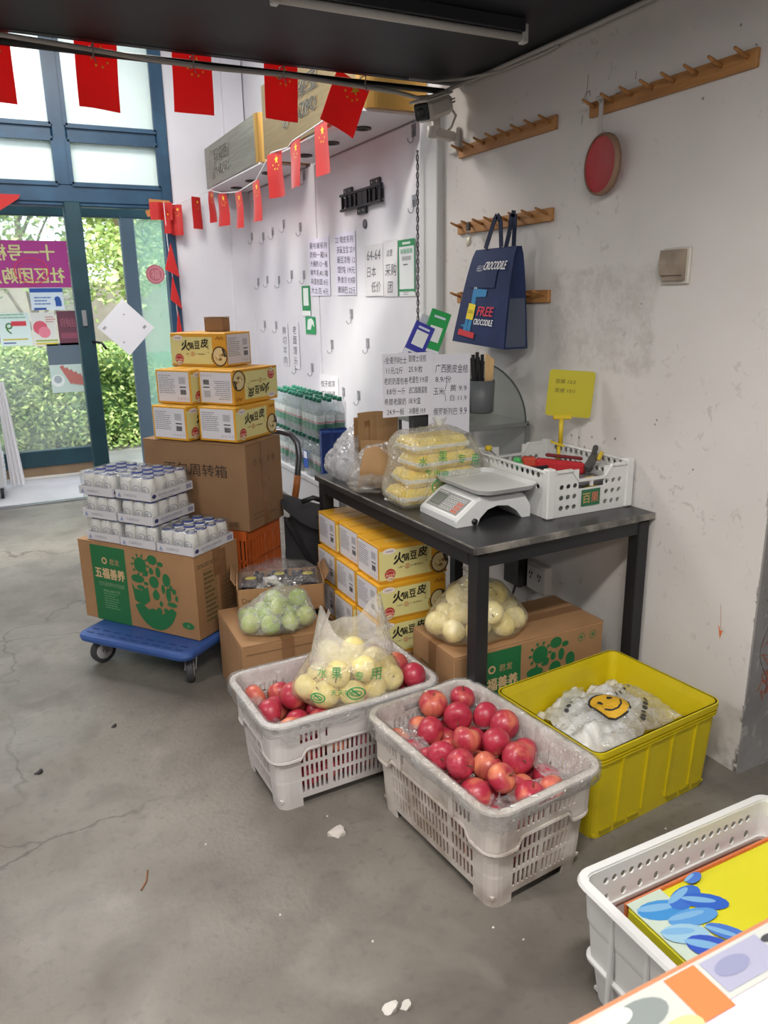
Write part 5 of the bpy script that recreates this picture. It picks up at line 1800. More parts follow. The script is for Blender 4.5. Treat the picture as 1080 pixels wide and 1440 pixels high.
# ------------------------------------------------------------------ clear liners folded over the crates
M_LINER = film('crate_liner', 'ffffff', .15, .10, .13, 22, .9, .7)
def liner(label, loc, rz, seed, inner):
    X, Y = .297, .192
    r = random.Random(seed)
    ph = [r.uniform(0, 6) for _ in range(6)]
    prof = [(.010, .262, .02), (.018, .295, .012), (.017, .329, .004), (.0, .334, .004), (-.016, .322, .004), (-.024, .29, .006), (-.034, .262, .010), (-.05 - inner * .4, .262, .016), (-.075 - inner, .266, .02)]
    cols, _ = side_cols([('a', 1)] * 16, [('a', 1)] * 10, 5)
    mb = MB()
    n = len(cols)
    for j, (o_, z, am) in enumerate(prof):
        for i, (k, s, q) in enumerate(cols):
            wob = math.sin(i * .9 + ph[0] + j * .7) * .6 + math.sin(i * 2.3 + ph[1] + j * 1.9) * .5
            cut = (.5 + .5 * math.sin(i * .31 + ph[2])) if j in (0,) else 0
            x, y = rr_point(k, s, q, X + o_ + (wob * am * .4 if j not in (2, 3) else 0), Y + o_ + (wob * am * .4 if j not in (2, 3) else 0), max(.012, .052 + o_ * .5))
            mb.v.append((x, y, z + abs(wob) * am * (1 if j > 4 else .2) + cut * .025))
    for j in range(len(prof) - 1):
        for i in range(n):
            i2 = (i + 1) % n
            mb.f.append((j * n + i, j * n + i2, (j + 1) * n + i2, (j + 1) * n + i)); mb.m.append(0); mb.sm.append(True)
    o = mb.build('plastic_liner', M_LINER, None, loc, rz)
    tag(o, label, 'plastic liner')
liner('clear plastic liner folded over the rim of the clean white crate', CR1, RZ1, 1, .0)
liner('clear plastic liner crumpled over the apples in the grimy white crate', CR2, RZ2, 2, .03)

# ------------------------------------------------------------------ bags of fruit
def hull_bag(centres, radii, sub=5, wr=.006, seed=0, floor=None, pad=.004, freq=9):
    """tight plastic skin over a heap of fruit: radial hull of the spheres, with folds"""
    C = np.array(centres, float); Rr = np.array(radii, float)
    ctr = C.mean(0)
    g = np.random.default_rng(seed)
    k = np.arange(700) + .5
    ph = np.arccos(1 - 2 * k / 700); th_ = math.pi * (1 + 5 ** .5) * k
    Nn = np.stack([np.cos(th_) * np.sin(ph), np.sin(th_) * np.sin(ph), np.cos(ph)], 1)
    hs = ((C - ctr) @ Nn.T + Rr[:, None]).max(0) + pad
    bm = bmesh.new()
    bmesh.ops.create_icosphere(bm, subdivisions=sub, radius=1)
    for v in bm.verts:
        d = np.array(v.co)
        dn = Nn @ d
        ok = dn > .08
        rad = (hs[ok] / dn[ok]).min()
        nzv = noise.noise(Vector(d * freq * .35 + seed)) + .6 * noise.noise(Vector((d[0] * freq, d[1] * freq, d[2] * 3 + seed)))
        rad += wr * nzv
        p_ = ctr + d * rad
        if floor is not None and p_[2] < floor:
            p_[2] = floor + .0006 * nzv
        v.co = p_
    return bm, ctr
def bm_part(bm, name, mtl, parent, smooth=True):
    me = bpy.data.meshes.new(name)
    bm.to_mesh(me)
    bm.free()
    me.materials.append(mtl)
    me.polygons.foreach_set('use_smooth', [smooth] * len(me.polygons))
    return place(name, me, parent)
def heap(n, r, rx, ry, seed, z0=0., extra=None):
    g = np.random.default_rng(seed)
    p = np.stack([g.uniform(-rx, rx, n), g.uniform(-ry, ry, n), z0 + r + g.uniform(0, .25, n)], 1)
    for it in range(500):
        p[:, 2] -= .003
        p[:, :2] *= .998
        d = p[:, None] - p[None]
        L = np.linalg.norm(d, axis=2) + np.eye(n)
        ov = np.clip(2 * r - L, 0, None) * (1 - np.eye(n))
        p += (d / L[..., None] * ov[..., None] * .42).sum(1)
        e = np.sqrt((p[:, 0] / rx) ** 2 + (p[:, 1] / ry) ** 2)
        s_ = np.where(e > 1, 1 / e, 1)
        p[:, 0] *= s_; p[:, 1] *= s_
        p[:, 2] = np.maximum(p[:, 2], z0 + r)
    return p
def knot(t, at, mtl, up_=.05, lean=(0, 0)):
    x, y, z = at
    MB().grid(10, 6, lambda u, v: (x + (.008 + .022 * v * v) * math.cos(u * 6.283) + lean[0] * v, y + (.008 + .016 * v * v) * math.sin(u * 6.283) + lean[1] * v, z + up_ * v + .004 * math.sin(u * 19)), closeu=True).build('knot', mtl, t)
def bag_print(t, ctr, R_, items, col, warpfn):
    pass

# --- green apples on the lower carton
GO = Vector((.865, 2.72, .303))
GR = .040
t = thing('green_apple_bag', 'knotted clear bag of green apples on the lower brown carton', 'bag', GO)
hp_ = heap(13, GR, .125, .085, 4)
M_BAGG = film('thin_bag_green', 'f8fcf4', .24, .10, .14, 26, .8, .5)
cs = [tuple(p_) for p_ in hp_] + [(.02, -.02, .165)]
bm, ctr = hull_bag(cs, [GR] * 13 + [.01], 5, .007, 2, 0)
bm_part(bm, 'film', M_BAGG, t)
knot(t, (.02, -.02, .168), film('bag_knot', 'eeeeec', .55, .2, .15, 30, .7, .5), .045, (-.05, -.01))
GM = [apple_mesh(GR * s, M_GAP, 'green_apple') for s in (.93, 1.0)]
place_fruit(hp_, GO, 0, GM, stem_mesh(GR), 'green_apple', 'green apple inside the knotted bag', 'apple', 'green apples in the bag', 3, 1)

# --- pears / pale yellow apples in carrier bags
YR = .044
YMs = [apple_mesh(YR * s, M_YAP, 'yellow_apple', 1.0) for s in (.95, 1.02)]
YST = stem_mesh(YR)
M_BAGY = film('thin_bag_cream', 'fff3cf', .24, .12, .12, 20, .6, .35)
def wrapped_text(t, ctr, hullfn, P, name='print'):
    pass
def bag_text(t, bmf, lines_, col, name='print'):
    """lettering projected onto the outside of a bag mesh along the view side"""
    from mathutils.bvhtree import BVHTree
    bv = BVHTree.FromPolygons([v.co.copy() for v in bmf.data.vertices], [tuple(p.vertices) for p in bmf.data.polygons])
    P = Print(0, 0)
    for (s, x, y, h, w, rot) in lines_:
        if s == '#ring':
            P.ring(x, y, h, .004, col, ry=h * .75, n=20).ring(x, y, h * .6, .003, col, ry=h * .35, n=14).line([(x - h * .5, y + h * .5), (x + h * .4, y - h * .3)], .005, col)
        else:
            P.text(s, x, y, h, col, w=w, rot=rot)
    me = bpy.data.meshes.new(name)
    fx = Vector((math.cos(-.42), math.sin(-.42), 0))        # to the viewer's right
    fn = Vector((-math.sin(-.42) * -1, -math.cos(-.42), .25)).normalized()
    fn = Vector((-.40, -.88, .25)).normalized()
    vs = []
    for a, b_, _ in P.v:
        o_ = fx * a + Vector((0, 0, b_)) + fn * .5
        hit = bv.ray_cast(o_, -fn)
        vs.append(tuple((hit[0] if hit[0] is not None else o_ - fn * .38) + fn * .002))
    me.from_pydata(vs, [], P.f)
    me.materials.append(ink(col))
    return place(name, me, t)
# bag standing on the apples of the clean crate
z_top = .298
YO = Vector((.905, 2.10, z_top))
t = thing('yellow_fruit_bag', 'open carrier bag of yellow fruit standing on the apples in the clean crate', 'bag', YO)
hp_ = heap(17, YR, .15, .085, 8)
bm, ctr = hull_bag([tuple(p_) for p_ in hp_], [YR] * 17, 5, .006, 5, 0)
topz = max(v.co.z for v in bm.verts)
bmesh.ops.delete(bm, geom=[v for v in bm.verts if v.co.z > topz - .018], context='VERTS')
bf = bm_part(bm, 'film', M_BAGY, t)
bag_text(t, bf, [('水', -.10, .085, .032, .03, .0), ('果', -.055, .085, .035, .032, .0), ('专', .015, .075, .03, .028, -.1), ('用', .065, .07, .038, .034, -.1), ('天天特价', -.06, .03, .02, .085, -.1), ('#ring', -.10, .02, .024, 0, 0), ('#ring', .02, .03, .03, 0, 0)], '2f9a58')
def collar(u, v):
    a = u * 2 * math.pi
    ca, sa = math.cos(a), math.sin(a)
    lift = .03 + .125 * abs(ca) ** 3 + .035 * max(0, sa)
    rx, ry = .150 - .035 * v, .078 - .012 * v
    return (rx * ca * (1 - .10 * v * abs(ca)) + .01, ry * sa, topz - .05 + (lift + .045) * v + .005 * math.sin(a * 7 + v * 3))
MB().grid(44, 9, collar, closeu=True).build('bag_mouth', film('bag_mouth', 'fffcf4', .42, .15, .12, 18, .8, .6), t)
for s_ in (-1, 1):
    MB().grid(10, 8, lambda u, v: (s_ * (.085 + .045 * (1 - v)) + .012 * (u - .5) * 2 + .01, -.02 + .035 * (u - .5) * (1.3 - v * .9), topz + .03 + (.105 if s_ < 0 else .085) * v + .01 * math.sin(u * 9 + v * 4))).build('carry_handle', film('bag_handle', 'f0eeea', .55, .2, .15, 30, .7, .5), t)
place_fruit(hp_, YO, 0, YMs, YST, 'yellow_apple', 'pale yellow fruit in the carrier bag on the clean crate', 'fruit', 'yellow fruit on the crate', 5, 1)
# bag on the carton under the table
YO2 = Vector((1.445, 2.17, .374))
t = thing('yellow_fruit_bag', 'knotted bag of yellow fruit on the carton under the work table', 'bag', YO2)
hp_ = heap(18, YR, .155, .10, 9)
bm, ctr = hull_bag([tuple(p_) for p_ in hp_] + [(-.05, -.01, .215)], [YR] * 18 + [.008], 5, .006, 6, 0)
bm_part(bm, 'film', M_BAGY, t)
knot(t, (-.05, -.01, .217), film('bag_knot'), .035, (.01, 0))
place_fruit(hp_, YO2, 0, YMs, YST, 'yellow_apple', 'pale yellow fruit in the bag under the work table', 'fruit', 'yellow fruit under the table', 6, 1)
sheet('price_slip', 'small blank white slip on the carton under the work table', 'slip', (1.33, 2.02, .3755), .055, .03, 'd8d6d6', (1, 0, 0), (0, 1, 0), th=.0005)

# ------------------------------------------------------------------ cartons under the green apples
t = thing('lower_carton', 'closed brown carton under the bag of green apples', 'carton', (.865, 2.785, 0), D2R(-2))
carton_body(t, .36, .40, .298, M_CARD, True, 'y')
MB().box((0, -.2, .262), (.33, .004, .003)).build('flap_edge', mat('card_shadow', '7d5f40', .8), t)  # thin strip of darker brown card across the front
t = thing('open_carton', 'open brown carton of dark grapes behind the bag of green apples', 'carton', (.955, 2.945, .301), D2R(-16))
w, d, h = .36, .22, .13
q = MB().box((0, 0, .003), (w, d, .006))
for s_ in (-1, 1):
    q.box((s_ * (w / 2 - .003), 0, h / 2), (.006, d, h)).box((0, s_ * (d / 2 - .003), h / 2 - .01), (w, .006, h - .02))
q.build('body', M_CARD, t)
for s_ in (-1, 1):
    MB().box((s_ * (w / 2 + .012), 0, h + .012), (.003, d * .9, .035), Matrix.Rotation(s_ * .5, 3, 'Y')).build('flap', M_CARD, t)
Print(.001).text('Dx', .02, .05, .022, '5a4630').build('print', t, face(w, d, h, 'F'))
M_GRP = mat('dark_grape', '23243a', .3, 0, '34304a', 20, 3)
gx = bpy.data.objects['open_carton']
rr_ = random.Random(4)
gm = MB().lathe([(0, -.012), (.0085, -.0085), (.012, 0), (.0085, .0085), (0, .012)], 8).build('grape', M_GRP)
gme = gm.data
bpy.data.objects.remove(gm)
R16 = Matrix.Rotation(D2R(-16), 3, 'Z')
for k in range(3):
    cx_ = -.11 + .11 * k
    loc = Vector((.955, 2.945, .312)) + R16 @ Vector((cx_, 0, 0))
    b3 = thing('grape_punnet', 'dark grape punnet with yellow sticker in the open carton', 'grapes', loc, D2R(-16), 'grape punnets in the open carton')
    for q_ in range(26):
        o = place('grape', gme, b3, (rr_.uniform(-.045, .045), rr_.uniform(-.085, .085), rr_.uniform(.06, .105)))
    MB().box((0, 0, .045), (.10, .19, .08), None, .01).build('tray', mat('black_tray', '1d1e26', .35), b3)
    MB().lathe([(0, .002), (.017, .002), (.018, 0), (.0, 0)], 16, (.01 * (k - 1), -.03 + .03 * k % .05, .1185), sx=1.3).build('sticker', mat('yellow_sticker', 'd8cc30', .5), b3)
hc = MB().grid(20, 14, lambda u, v: ((u - .5) * .35, (v - .5) * .22, .105 + .075 * (math.sin(math.pi * u) ** .6) * (math.sin(math.pi * v) ** .6) + .006 * math.sin(u * 17 + v * 9)))
o = hc.build('cling_film', film('cling_film', 'f4f4f4', .05, .06, .06, 30, 1.2, .9), None, (.955, 2.945, .312), D2R(-16))
tag(o, 'crinkled clear film over the dark grapes in the open carton', 'plastic film')

# ------------------------------------------------------------------ yellow storage crate
M_YC = mat('yellow_crate_plastic', 'd0bb16', .42, 0, 'bba818', 6, 5, .55, .85)
YC = (1.618, 1.671, 0); RZY = D2R(5.2)
t = thing('yellow_crate', 'yellow solid plastic crate with plastic bags in it', 'crate', YC, RZY)
cols, tags = side_cols([('a', 1)] * 6, [('a', 1)] * 5, 5)
X, Y = .277, .2245
rows = [(0, X - .02, Y - .02, .03), (.03, X - .017, Y - .017, .03), (.27, X - .006, Y - .006, .03), (.304, X - .002, Y - .002, .03)]
shell(cols, rows, lambda i, j: 0, .004).build('body', M_YC, t)
MB().box((0, 0, .012), (2 * X - .045, 2 * Y - .045, .008)).build('base', M_YC, t)
for z0, o_ in ((.286, .006), (.272, .004), (.262, .003)):
    rect_ring([(-.003, z0), (o_, z0), (o_, z0 + (.018 if z0 > .28 else .004)), (-.003, z0 + (.018 if z0 > .28 else .004))], X - .003, Y - .003, .03).build('rim' if z0 > .28 else 'rim_line', M_YC, t)
for k in range(4):
    x = -.165 + .11 * k
    MB().bar((x, -Y + .016, .035), (x, -Y + .003, .265), .008, .008, None, (0, -1, 0)).build('rib', M_YC, t)
for k in range(8):
    if k in (3, 4): continue
    x = -.21 + .06 * k
    MB().box((x, -Y + .016, .022), (.045, .006, .012)).build('foot_notch', mat('yellow_dark_notch', '9c8c18', .5), t)

M_BAGW = film('white_bag', 'ffffff', .75, .2, .12, 20, .7, .4)
M_BAGC = film('clear_bag', 'ffffff', .30, .1, .12, 24, 1.0, .6)
R5 = Matrix.Rotation(RZY, 3, 'Z')
def crumple(name, label, cat, loc, sx, sy, sz, seed, mtl, n=26, rz=0, rough=.45):
    g = random.Random(seed)
    ph = [g.uniform(0, 9) for _ in range(3)]
    def fn(u, v):
        x, y = (u - .5) * sx, (v - .5) * sy
        e = (math.sin(math.pi * u) * math.sin(math.pi * v)) ** .5
        z = sz * (.35 + .65 * e) + rough * sz * noise.noise(Vector((x * 14 + ph[0], y * 14 + ph[1], 0))) + .3 * rough * sz * noise.noise(Vector((x * 45 + ph[1], y * 45, 1)))
        return (x * (1 + .15 * noise.noise(Vector((u * 4, v * 4, ph[2])))), y * (1 + .15 * noise.noise(Vector((v * 4, u * 4, ph[2] + 5)))), max(.001, z))
    o = MB().grid(n, n, fn).build(name, mtl, None, loc, rz)
    tag(o, label, cat)
    return o
cb = Vector(YC)
crumple('plastic_bag', 'crumpled white plastic bags heaped inside the yellow crate', 'bag', cb + R5 @ Vector((-.10, -.05, .13)), .30, .28, .12, 1, M_BAGW, 30, RZY)
crumple('plastic_bag', 'white plastic bags filling the far side of the yellow crate', 'bag', cb + R5 @ Vector((.06, .08, .12)), .36, .22, .14, 4, M_BAGW, 30, RZY)
o = crumple('plastic_bag', 'clear printed carrier bag with a yellow smiley lying in the yellow crate', 'bag', cb + R5 @ Vector((.035, -.01, .212)), .36, .28, .06, 2, M_BAGC, 40, RZY, .35)
from mathutils.bvhtree import BVHTree
bv = BVHTree.FromPolygons([v.co.copy() for v in o.data.vertices], [tuple(p.vertices) for p in o.data.polygons])
P = Print(0, .0012)
def fan(x, y, r, col, k):
    P.disc(x, y, r, col, n=20)
# subdivide the face disc so that it drapes
def drape_disc(x, y, r, col, n=18, rings=5):
    vs, fs = [(x, y)], []
    for j in range(1, rings + 1):
        for i in range(n):
            a = 2 * math.pi * i / n
            vs.append((x + r * j / rings * math.cos(a), y + r * j / rings * math.sin(a)))
    for i in range(n):
        fs.append((0, 1 + i, 1 + (i + 1) % n))
    for j in range(rings - 1):
        for i in range(n):
            a, b_ = 1 + j * n + i, 1 + j * n + (i + 1) % n
            fs.append((a, a + n, b_ + n, b_))
    P.raw(vs, fs, col)
drape_disc(-.03, 0, .068, '2f2c28')
P.lay(); drape_disc(-.03, 0, .061, 'd9a92a')
P.lay()
P.disc(-.05, .022, .008, '2f2c28', .011, 10).disc(-.008, .022, .008, '2f2c28', .011, 10)
P.line([(-.065, -.012), (-.05, -.03), (-.03, -.036), (-.01, -.03), (.005, -.012)], .006, '2f2c28')
for k in range(4):
    P.disc(-.15 + .022 * k, .07 + .014 * k, .009, '3a3a3a', .007, 9)
for k in range(6):
    P.disc(.0 + .022 * k, -.11 + .016 * k, .011, '3a3a3a', .008, 9)
for k in range(4):
    P.line([(.06 + .02 * k, .045 + .002 * k), (.07 + .02 * k, .065)], .006, '4a4a4a')
def drape(x, y, z):
    h = bv.ray_cast(Vector((x, y, .5)), Vector((0, 0, -1)))
    return (x, y, (h[0].z if h[0] is not None else .05) + .002 + z)
P.build('print', o, None, warp=drape)
t = MB().box((0, 0, .045), (.09, .012, .10), None, .004).build('clear_sachet', film('sachet', 'e6e6c0', .25, .08, .08, 8, .8, .3), None, cb + R5 @ Vector((-.075, .095, .215)), (.15, .1, RZY))
tag(t, 'small clear sachet standing upright in the yellow crate', 'sachet')
# ------------------------------------------------------------------ weighing scale
M_SW = mat('scale_white', 'd4d5d4', .4)
t = thing('weighing_scale', 'white electronic weighing scale with keypad on the work table', 'scale', (1.465, 2.225, TZ))
# side profile (x to the wall, z up): sloped keypad at -x, arch below
prof = [(-.155, .0), (-.155, .022), (-.150, .030), (-.075, .085), (-.055, .093), (.10, .093), (.125, .085), (.145, .055), (.150, .0), (.115, .0), (.09, .03), (.055, .052), (.01, .058), (-.03, .048), (-.06, .022), (-.07, .0)]
def sp(u, v, w):
    return (u, w, v)
top = prof[:9]
bot = [(.150, 0), (.115, .0), (.09, .03), (.055, .052), (.01, .058), (-.03, .048), (-.06, .022), (-.07, .0), (-.155, 0)]
xs = sorted(set(round(p_[0], 4) for p_ in prof))
def zi(poly, x):
    poly = sorted(poly)
    return float(np.interp(x, [p_[0] for p_ in poly], [p_[1] for p_ in poly]))
q = MB()
n = len(xs)
vs = []
for y in (-.125, -.112, .112, .125):
    k = .006 if abs(y) > .12 else 0
    for x in xs:
        tz = zi([(-.155, .022), (-.150, .030), (-.075, .085), (-.055, .093), (.10, .093), (.125, .085), (.145, .055), (.150, .04)], x)
        bz = zi([(-.155, .0), (-.07, 0), (-.06, .022), (-.03, .048), (.01, .058), (.055, .052), (.09, .03), (.115, 0), (.15, 0)], x)
        vs.append((x, y, tz - k)); vs.append((x, y, bz))
fs = []
for r_ in range(3):
    for i in range(n - 1):
        a = (r_ * n + i) * 2; b_ = (r_ * n + i + 1) * 2; c_ = ((r_ + 1) * n + i) * 2; d_ = ((r_ + 1) * n + i + 1) * 2
        fs += [(a, b_, d_, c_), (a + 1, c_ + 1, d_ + 1, b_ + 1)]
for r_ in (0, 3):
    for i in range(n - 1):
        a = (r_ * n + i) * 2; b_ = (r_ * n + i + 1) * 2
        fs.append((a, a + 1, b_ + 1, b_) if r_ == 0 else (a, b_, b_ + 1, a + 1))
for i in (0, n - 1):
    for r_ in range(3):
        a = (r_ * n + i) * 2; c_ = ((r_ + 1) * n + i) * 2
        fs.append((a, c_, c_ + 1, a + 1) if i == 0 else (a, a + 1, c_ + 1, c_))
q.add(vs, fs)
q.build('body', M_SW, t, fix=True)
sl = Vector((.075, 0, .055)).normalized()
kp = Print(.0008, .0004)
kp.rect(.008, .008, .204, .078, '8d8d8c').lay().rect(.018, .02, .065, .05, '5f635e').rect(.012, .076, .06, .006, 'b8b8b6')
kp.lay().rect(.022, .024, .057, .042, '777b72')
for i in range(6):
    for j in range(4):
        red = i >= 4 and j < 3
        kp.rect(.092 + i * .0185, .014 + j * .0165, .015, .012, 'd8765c' if red else 'b9b9b6')
kp.lay()
for i in range(6):
    for j in range(4):
        kp.rect(.0965 + i * .0185, .018 + j * .0165, .006, .004, '55555a')
kp.build('keypad', t, fmx((-.150, .110, .0305), (0, -1, 0), sl))
tr = MB()
for z, ix, iy, rr in ((.112, .10, .12, .05),):
    pass
cols, _ = side_cols([('a', 1)] * 3, [('a', 1)] * 3, 6)
hx, hy = .125, .168
pr_ = [(-.035, .106), (-.012, .110), (.0, .124), (.003, .124), (-.009, .107), (-.035, .103)]
tr = rect_ring(pr_, hx, hy, .06, 6)
tr.v += []
ncol = len(side_cols([('a', 1)], [('a', 1)], 6)[0])
tr.f.append(tuple(range(ncol))); tr.m.append(0); tr.sm.append(False)
tr.f.append(tuple(reversed(range(5 * ncol, 6 * ncol)))); tr.m.append(0); tr.sm.append(False)
tr.v = [(x + .04, y, z) for x, y, z in tr.v]
tr.build('weighing_pan', mat('pan_grey_white', 'c9cac9', .35), t, fix=True)
MB().box((.03, 0, .098), (.12, .12, .014), None, .004).build('pan_support', M_BLK, t)
for sx in (-.115, .132):
    for sy in (-.10, .10):
        MB().cyl((sx, sy, 0), (sx, sy, .012), .012, 12).build('foot', M_BLK, t)
MB().cyl((-.085, -.127, .014), (-.085, -.133, .014), .011, 14).build('knob', M_BLK, t)

# ------------------------------------------------------------------ white basket of tools on the table
M_BK = mat('white_basket_plastic', 'd6d6d4', .4)
t = thing('white_basket', 'white perforated plastic basket of tools on the work table', 'basket', (1.825, 2.275, TZ), D2R(0))
BX, BY, BH = .19, .245, .165
ws = [('e', .03)] + [('o', .028)] * 3 + [('m', .055)] * 2 + [('o', .028)] * 3 + [('e', .03)]
wl = [('e', .03)] + [('o', .030)] * 13 + [('e', .03)]
cols, tags = side_cols(ws, wl, 2)
rows = [(0, BX - .004, BY - .004, .012), (.018, BX - .003, BY - .003, .012), (.046, BX - .002, BY - .002, .012), (.056, BX - .002, BY - .002, .012), (.084, BX, BY, .012), (.094, BX, BY, .012), (.122, BX, BY, .012), (.134, BX, BY, .012), (BH, BX, BY, .012)]
def bh(i, j):
    s, tg = tags[i]
    if s in (0, 2):
        if tg == 'o' and j in (1, 3, 5): return 2
        if tg == 'm' and j in (6, 7): return 1
        if tg == 'm' and j == 5: return 1
    else:
        if tg == 'o' and j in (5,): return 2
        if tg == 'o' and j == 7: return 2
    return 0
shell(cols, rows, bh, .004).build('body', M_BK, t)
MB().box((0, 0, .005), (BX * 2 - .012, BY * 2 - .012, .006)).build('base', M_BK, t)
for sx in (-1, 1):
    for sy in (-1, 1):
        MB().box((sx * (BX - .012), sy * (BY - .012), BH / 2 + .006), (.034, .034, BH + .012), None, .004).build('corner_post', M_BK, t)
for sx in (-1, 1):
    MB().box((sx * BX, 0, BH), (.014, BY * 2 - .03, .008), None, .002).build('rim', M_BK, t)
for sy in (-1, 1):
    for sx in (-1, 1):
        MB().bar((sx * (BX - .03), sy * BY, BH), (sx * .09, sy * BY, BH), .014, .008).bar((sx * .09, sy * BY, BH), (sx * .062, sy * BY, BH - .036), .014, .008).build('rim', M_BK, t)
    MB().box((0, sy * BY, BH - .04), (.125, .014, .008)).bar((0, sy * BY, .10), (0, sy * BY, BH - .04), .01, .008).build('rim', M_BK, t)
P = Print(.001, .0005)
P.rect(0, 0, .085, .06, '2f6b48').lay().text('百', .006, .01, .036, 'b59a62', w=.034, bold=.001).text('果', .044, .01, .036, 'c2705a', w=.034, bold=.001)
P.build('basket_label', t, fmx((-.043, -BY, .028), (1, 0, 0), (0, 0, 1)))
bo = Vector((1.825, 2.275, TZ))
# tools
t = thing('tape_gun', 'red plastic tape gun lying in the white basket', 'tool', bo + Vector((.0, -.07, .125)), D2R(-28))
M_R = mat('red_plastic', 'b3262c', .4)
MB().box((0, 0, .012), (.19, .048, .045), Matrix.Rotation(.12, 3, 'Y'), .012).build('body', M_R, t)
MB().box((-.115, .004, .03), (.05, .044, .036), None, .006).build('nozzle', mat('orange_red_plastic', 'b8442e', .5), t)
MB().box((.02, .03, .042), (.14, .018, .012), Matrix.Rotation(.12, 3, 'Y'), .004).build('blade_guard', mat('dark_red', '6e1f24', .5), t)
t = thing('pliers', 'dark grey pliers with yellow grip lying in the white basket', 'tool', bo + Vector((.105, -.13, .14)), D2R(35))
MB().bar((-.07, 0, .0), (.04, .01, .02), .03, .03, None, (0, 0, 1), .008).build('jaw', mat('dark_grey_plastic'), t)
MB().bar((.04, .01, .02), (.12, .02, .05), .02, .018, None, (0, 0, 1), .006).build('grip', mat('dark_grey_plastic'), t)
MB().bar((.03, -.012, .016), (.09, -.01, .034), .016, .014, None, (0, 0, 1), .005).build('grip', mat('yellow_plastic', 'd0b428', .45), t)
t = thing('scissors', 'scissors with black handles lying in the white basket', 'scissors', bo + Vector((-.11, -.05, .13)), D2R(-15))
MB().bar((-.06, 0, .0), (.06, .0, .012), .02, .012, None, (0, 0, 1), .004).build('handle', M_BLK, t)
MB().bar((.05, .004, .012), (.15, .01, .004), .012, .003).build('blade', M_STEEL, t)
t = thing('green_clip', 'green plastic clip in the white basket', 'clip', bo + Vector((-.13, .0, .135)), D2R(20))
MB().box((0, 0, .01), (.06, .035, .025), None, .008).build('body', mat('green_plastic', '4fae62', .45), t)
MB().box((-.02, 0, .03), (.02, .03, .02), None, .006).build('tab', mat('green_plastic'), t)
t = thing('tape_measure', 'yellow tape measure behind the basket bars', 'tape measure', bo + Vector((.045, -.19, .06)), 0)
MB().box((0, 0, .03), (.055, .035, .05), None, .01).build('case', mat('yellow_plastic'), t)
MB().box((0, -.002, .012), (.057, .037, .016), None, .004).build('base', M_BLK, t)
t = thing('tool_tray', 'grey tray lying across the white basket under the tools', 'tray', bo + Vector((-.01, -.05, .085)), D2R(-8))
MB().box((0, 0, .012), (.27, .30, .024), None, .006).build('body', mat('dim_grey', '6b6a6c', .6), t)
MB().box((.0, .16, .022), (.25, .008, .03), None, .003).build('lip', mat('dim_grey'), t)
t = thing('capped_stick', 'thin steel stick with a yellow cap at the far end of the white basket', 'stick', bo + Vector((-.15, .18, .12)), 0)
MB().cyl((.05, -.05, 0), (0, 0, .055), .003, 8).build('stick', M_STEEL, t)
MB().lathe([(0, .05), (.012, .05), (.014, .056), (.012, .07), (0, .07)], 12).build('cap', mat('yellow_plastic'), t)

# yellow price sign clipped on the basket edge
t = thing('price_sign', 'yellow plastic price card on a clip stand fixed to the white basket', 'sign', (1.925, 2.31, .965), D2R(-35))
M_YP = mat('yellow_card', 'b9ae22', .45)
pl = [(-.075, .006), (-.068, 0)]
def rpoly(w, h, r, n=4):
    out = []
    for cx_, cy_, a0 in ((w / 2 - r, h / 2 - r, 0), (-w / 2 + r, h / 2 - r, 90), (-w / 2 + r, -h / 2 + r, 180), (w / 2 - r, -h / 2 + r, 270)):
        for k in range(n + 1):
            a = math.radians(a0 + 90 * k / n)
            out.append((cx_ + r * math.cos(a), cy_ + r * math.sin(a)))
    return out
Rc = Matrix.Rotation(D2R(4), 3, 'Y')
cd_ = MB().prism(rpoly(.17, .175, .012), -.003, .003, lambda u, v, w: tuple(Rc @ Vector((u, w, v + .225)))).build('card', M_YP, t, fix=True)
P = Print(.0006)
P.text('豆腐 12/2', -.06, .262, .016, '3c3a1c', w=.075, shear=.1).text('豆皮 15/1', -.06, .228, .016, '3c3a1c', w=.075, shear=.1)
P.build('handwriting', t, Rc.to_4x4() @ fmx((0, -.003, .0), (1, 0, 0), (0, 0, 1)))
MB().box((-.01, -.002, .135), (.07, .014, .018), None, .004).build('card_holder', mat('yellow_plastic'), t)
MB().cyl((-.012, 0, .03), (-.012, 0, .135), .009, 10).build('stem', mat('yellow_plastic'), t)
MB().tube([(-.02, -.02 + .018 * math.cos(a), .0 + .022 * math.sin(a)) for a in [k * .5 for k in range(10)]], .007, 8).bar((-.05, -.03, .045), (.0, -.01, .025), .014, .008).build('clip', mat('yellow_plastic'), t)

# ------------------------------------------------------------------ bread display case
t = thing('bread_case', 'glass display case with quarter round side behind the basket', 'display case', (1.825, 2.895, TZ))
M_AL = mat('dull_aluminium', '8f9290', .4, .5)
cw, cdp, cb_ = .37, .48, .22
def frame4(x0, x1, y, z0, z1, s=.016):
    q = MB()
    for a, b_ in (((x0, z0), (x1, z0)), ((x0, z1), (x1, z1)), ((x0, z0), (x0, z1)), ((x1, z0), (x1, z1))):
        q.bar((a[0], y, a[1]), (b_[0], y, b_[1]), s, s)
    return q
for y in (-cdp / 2, cdp / 2):
    frame4(-cw / 2, cw / 2, y, .01, cb_).build('base_frame', M_AL, t)
for x in (-cw / 2, cw / 2):
    MB().bar((x, -cdp / 2, cb_), (x, cdp / 2, cb_), .02, .02).bar((x, -cdp / 2, .01), (x, cdp / 2, .01), .016, .016).build('base_frame', M_AL, t)
MB().box((0, 0, .012), (cw, cdp, .012)).build('floor_tray', mat('dim_grey'), t)
MB().box((0, -cdp / 2, cb_ / 2), (cw - .02, .004, cb_ - .02)).build('front_glass', M_GLASSC, t)
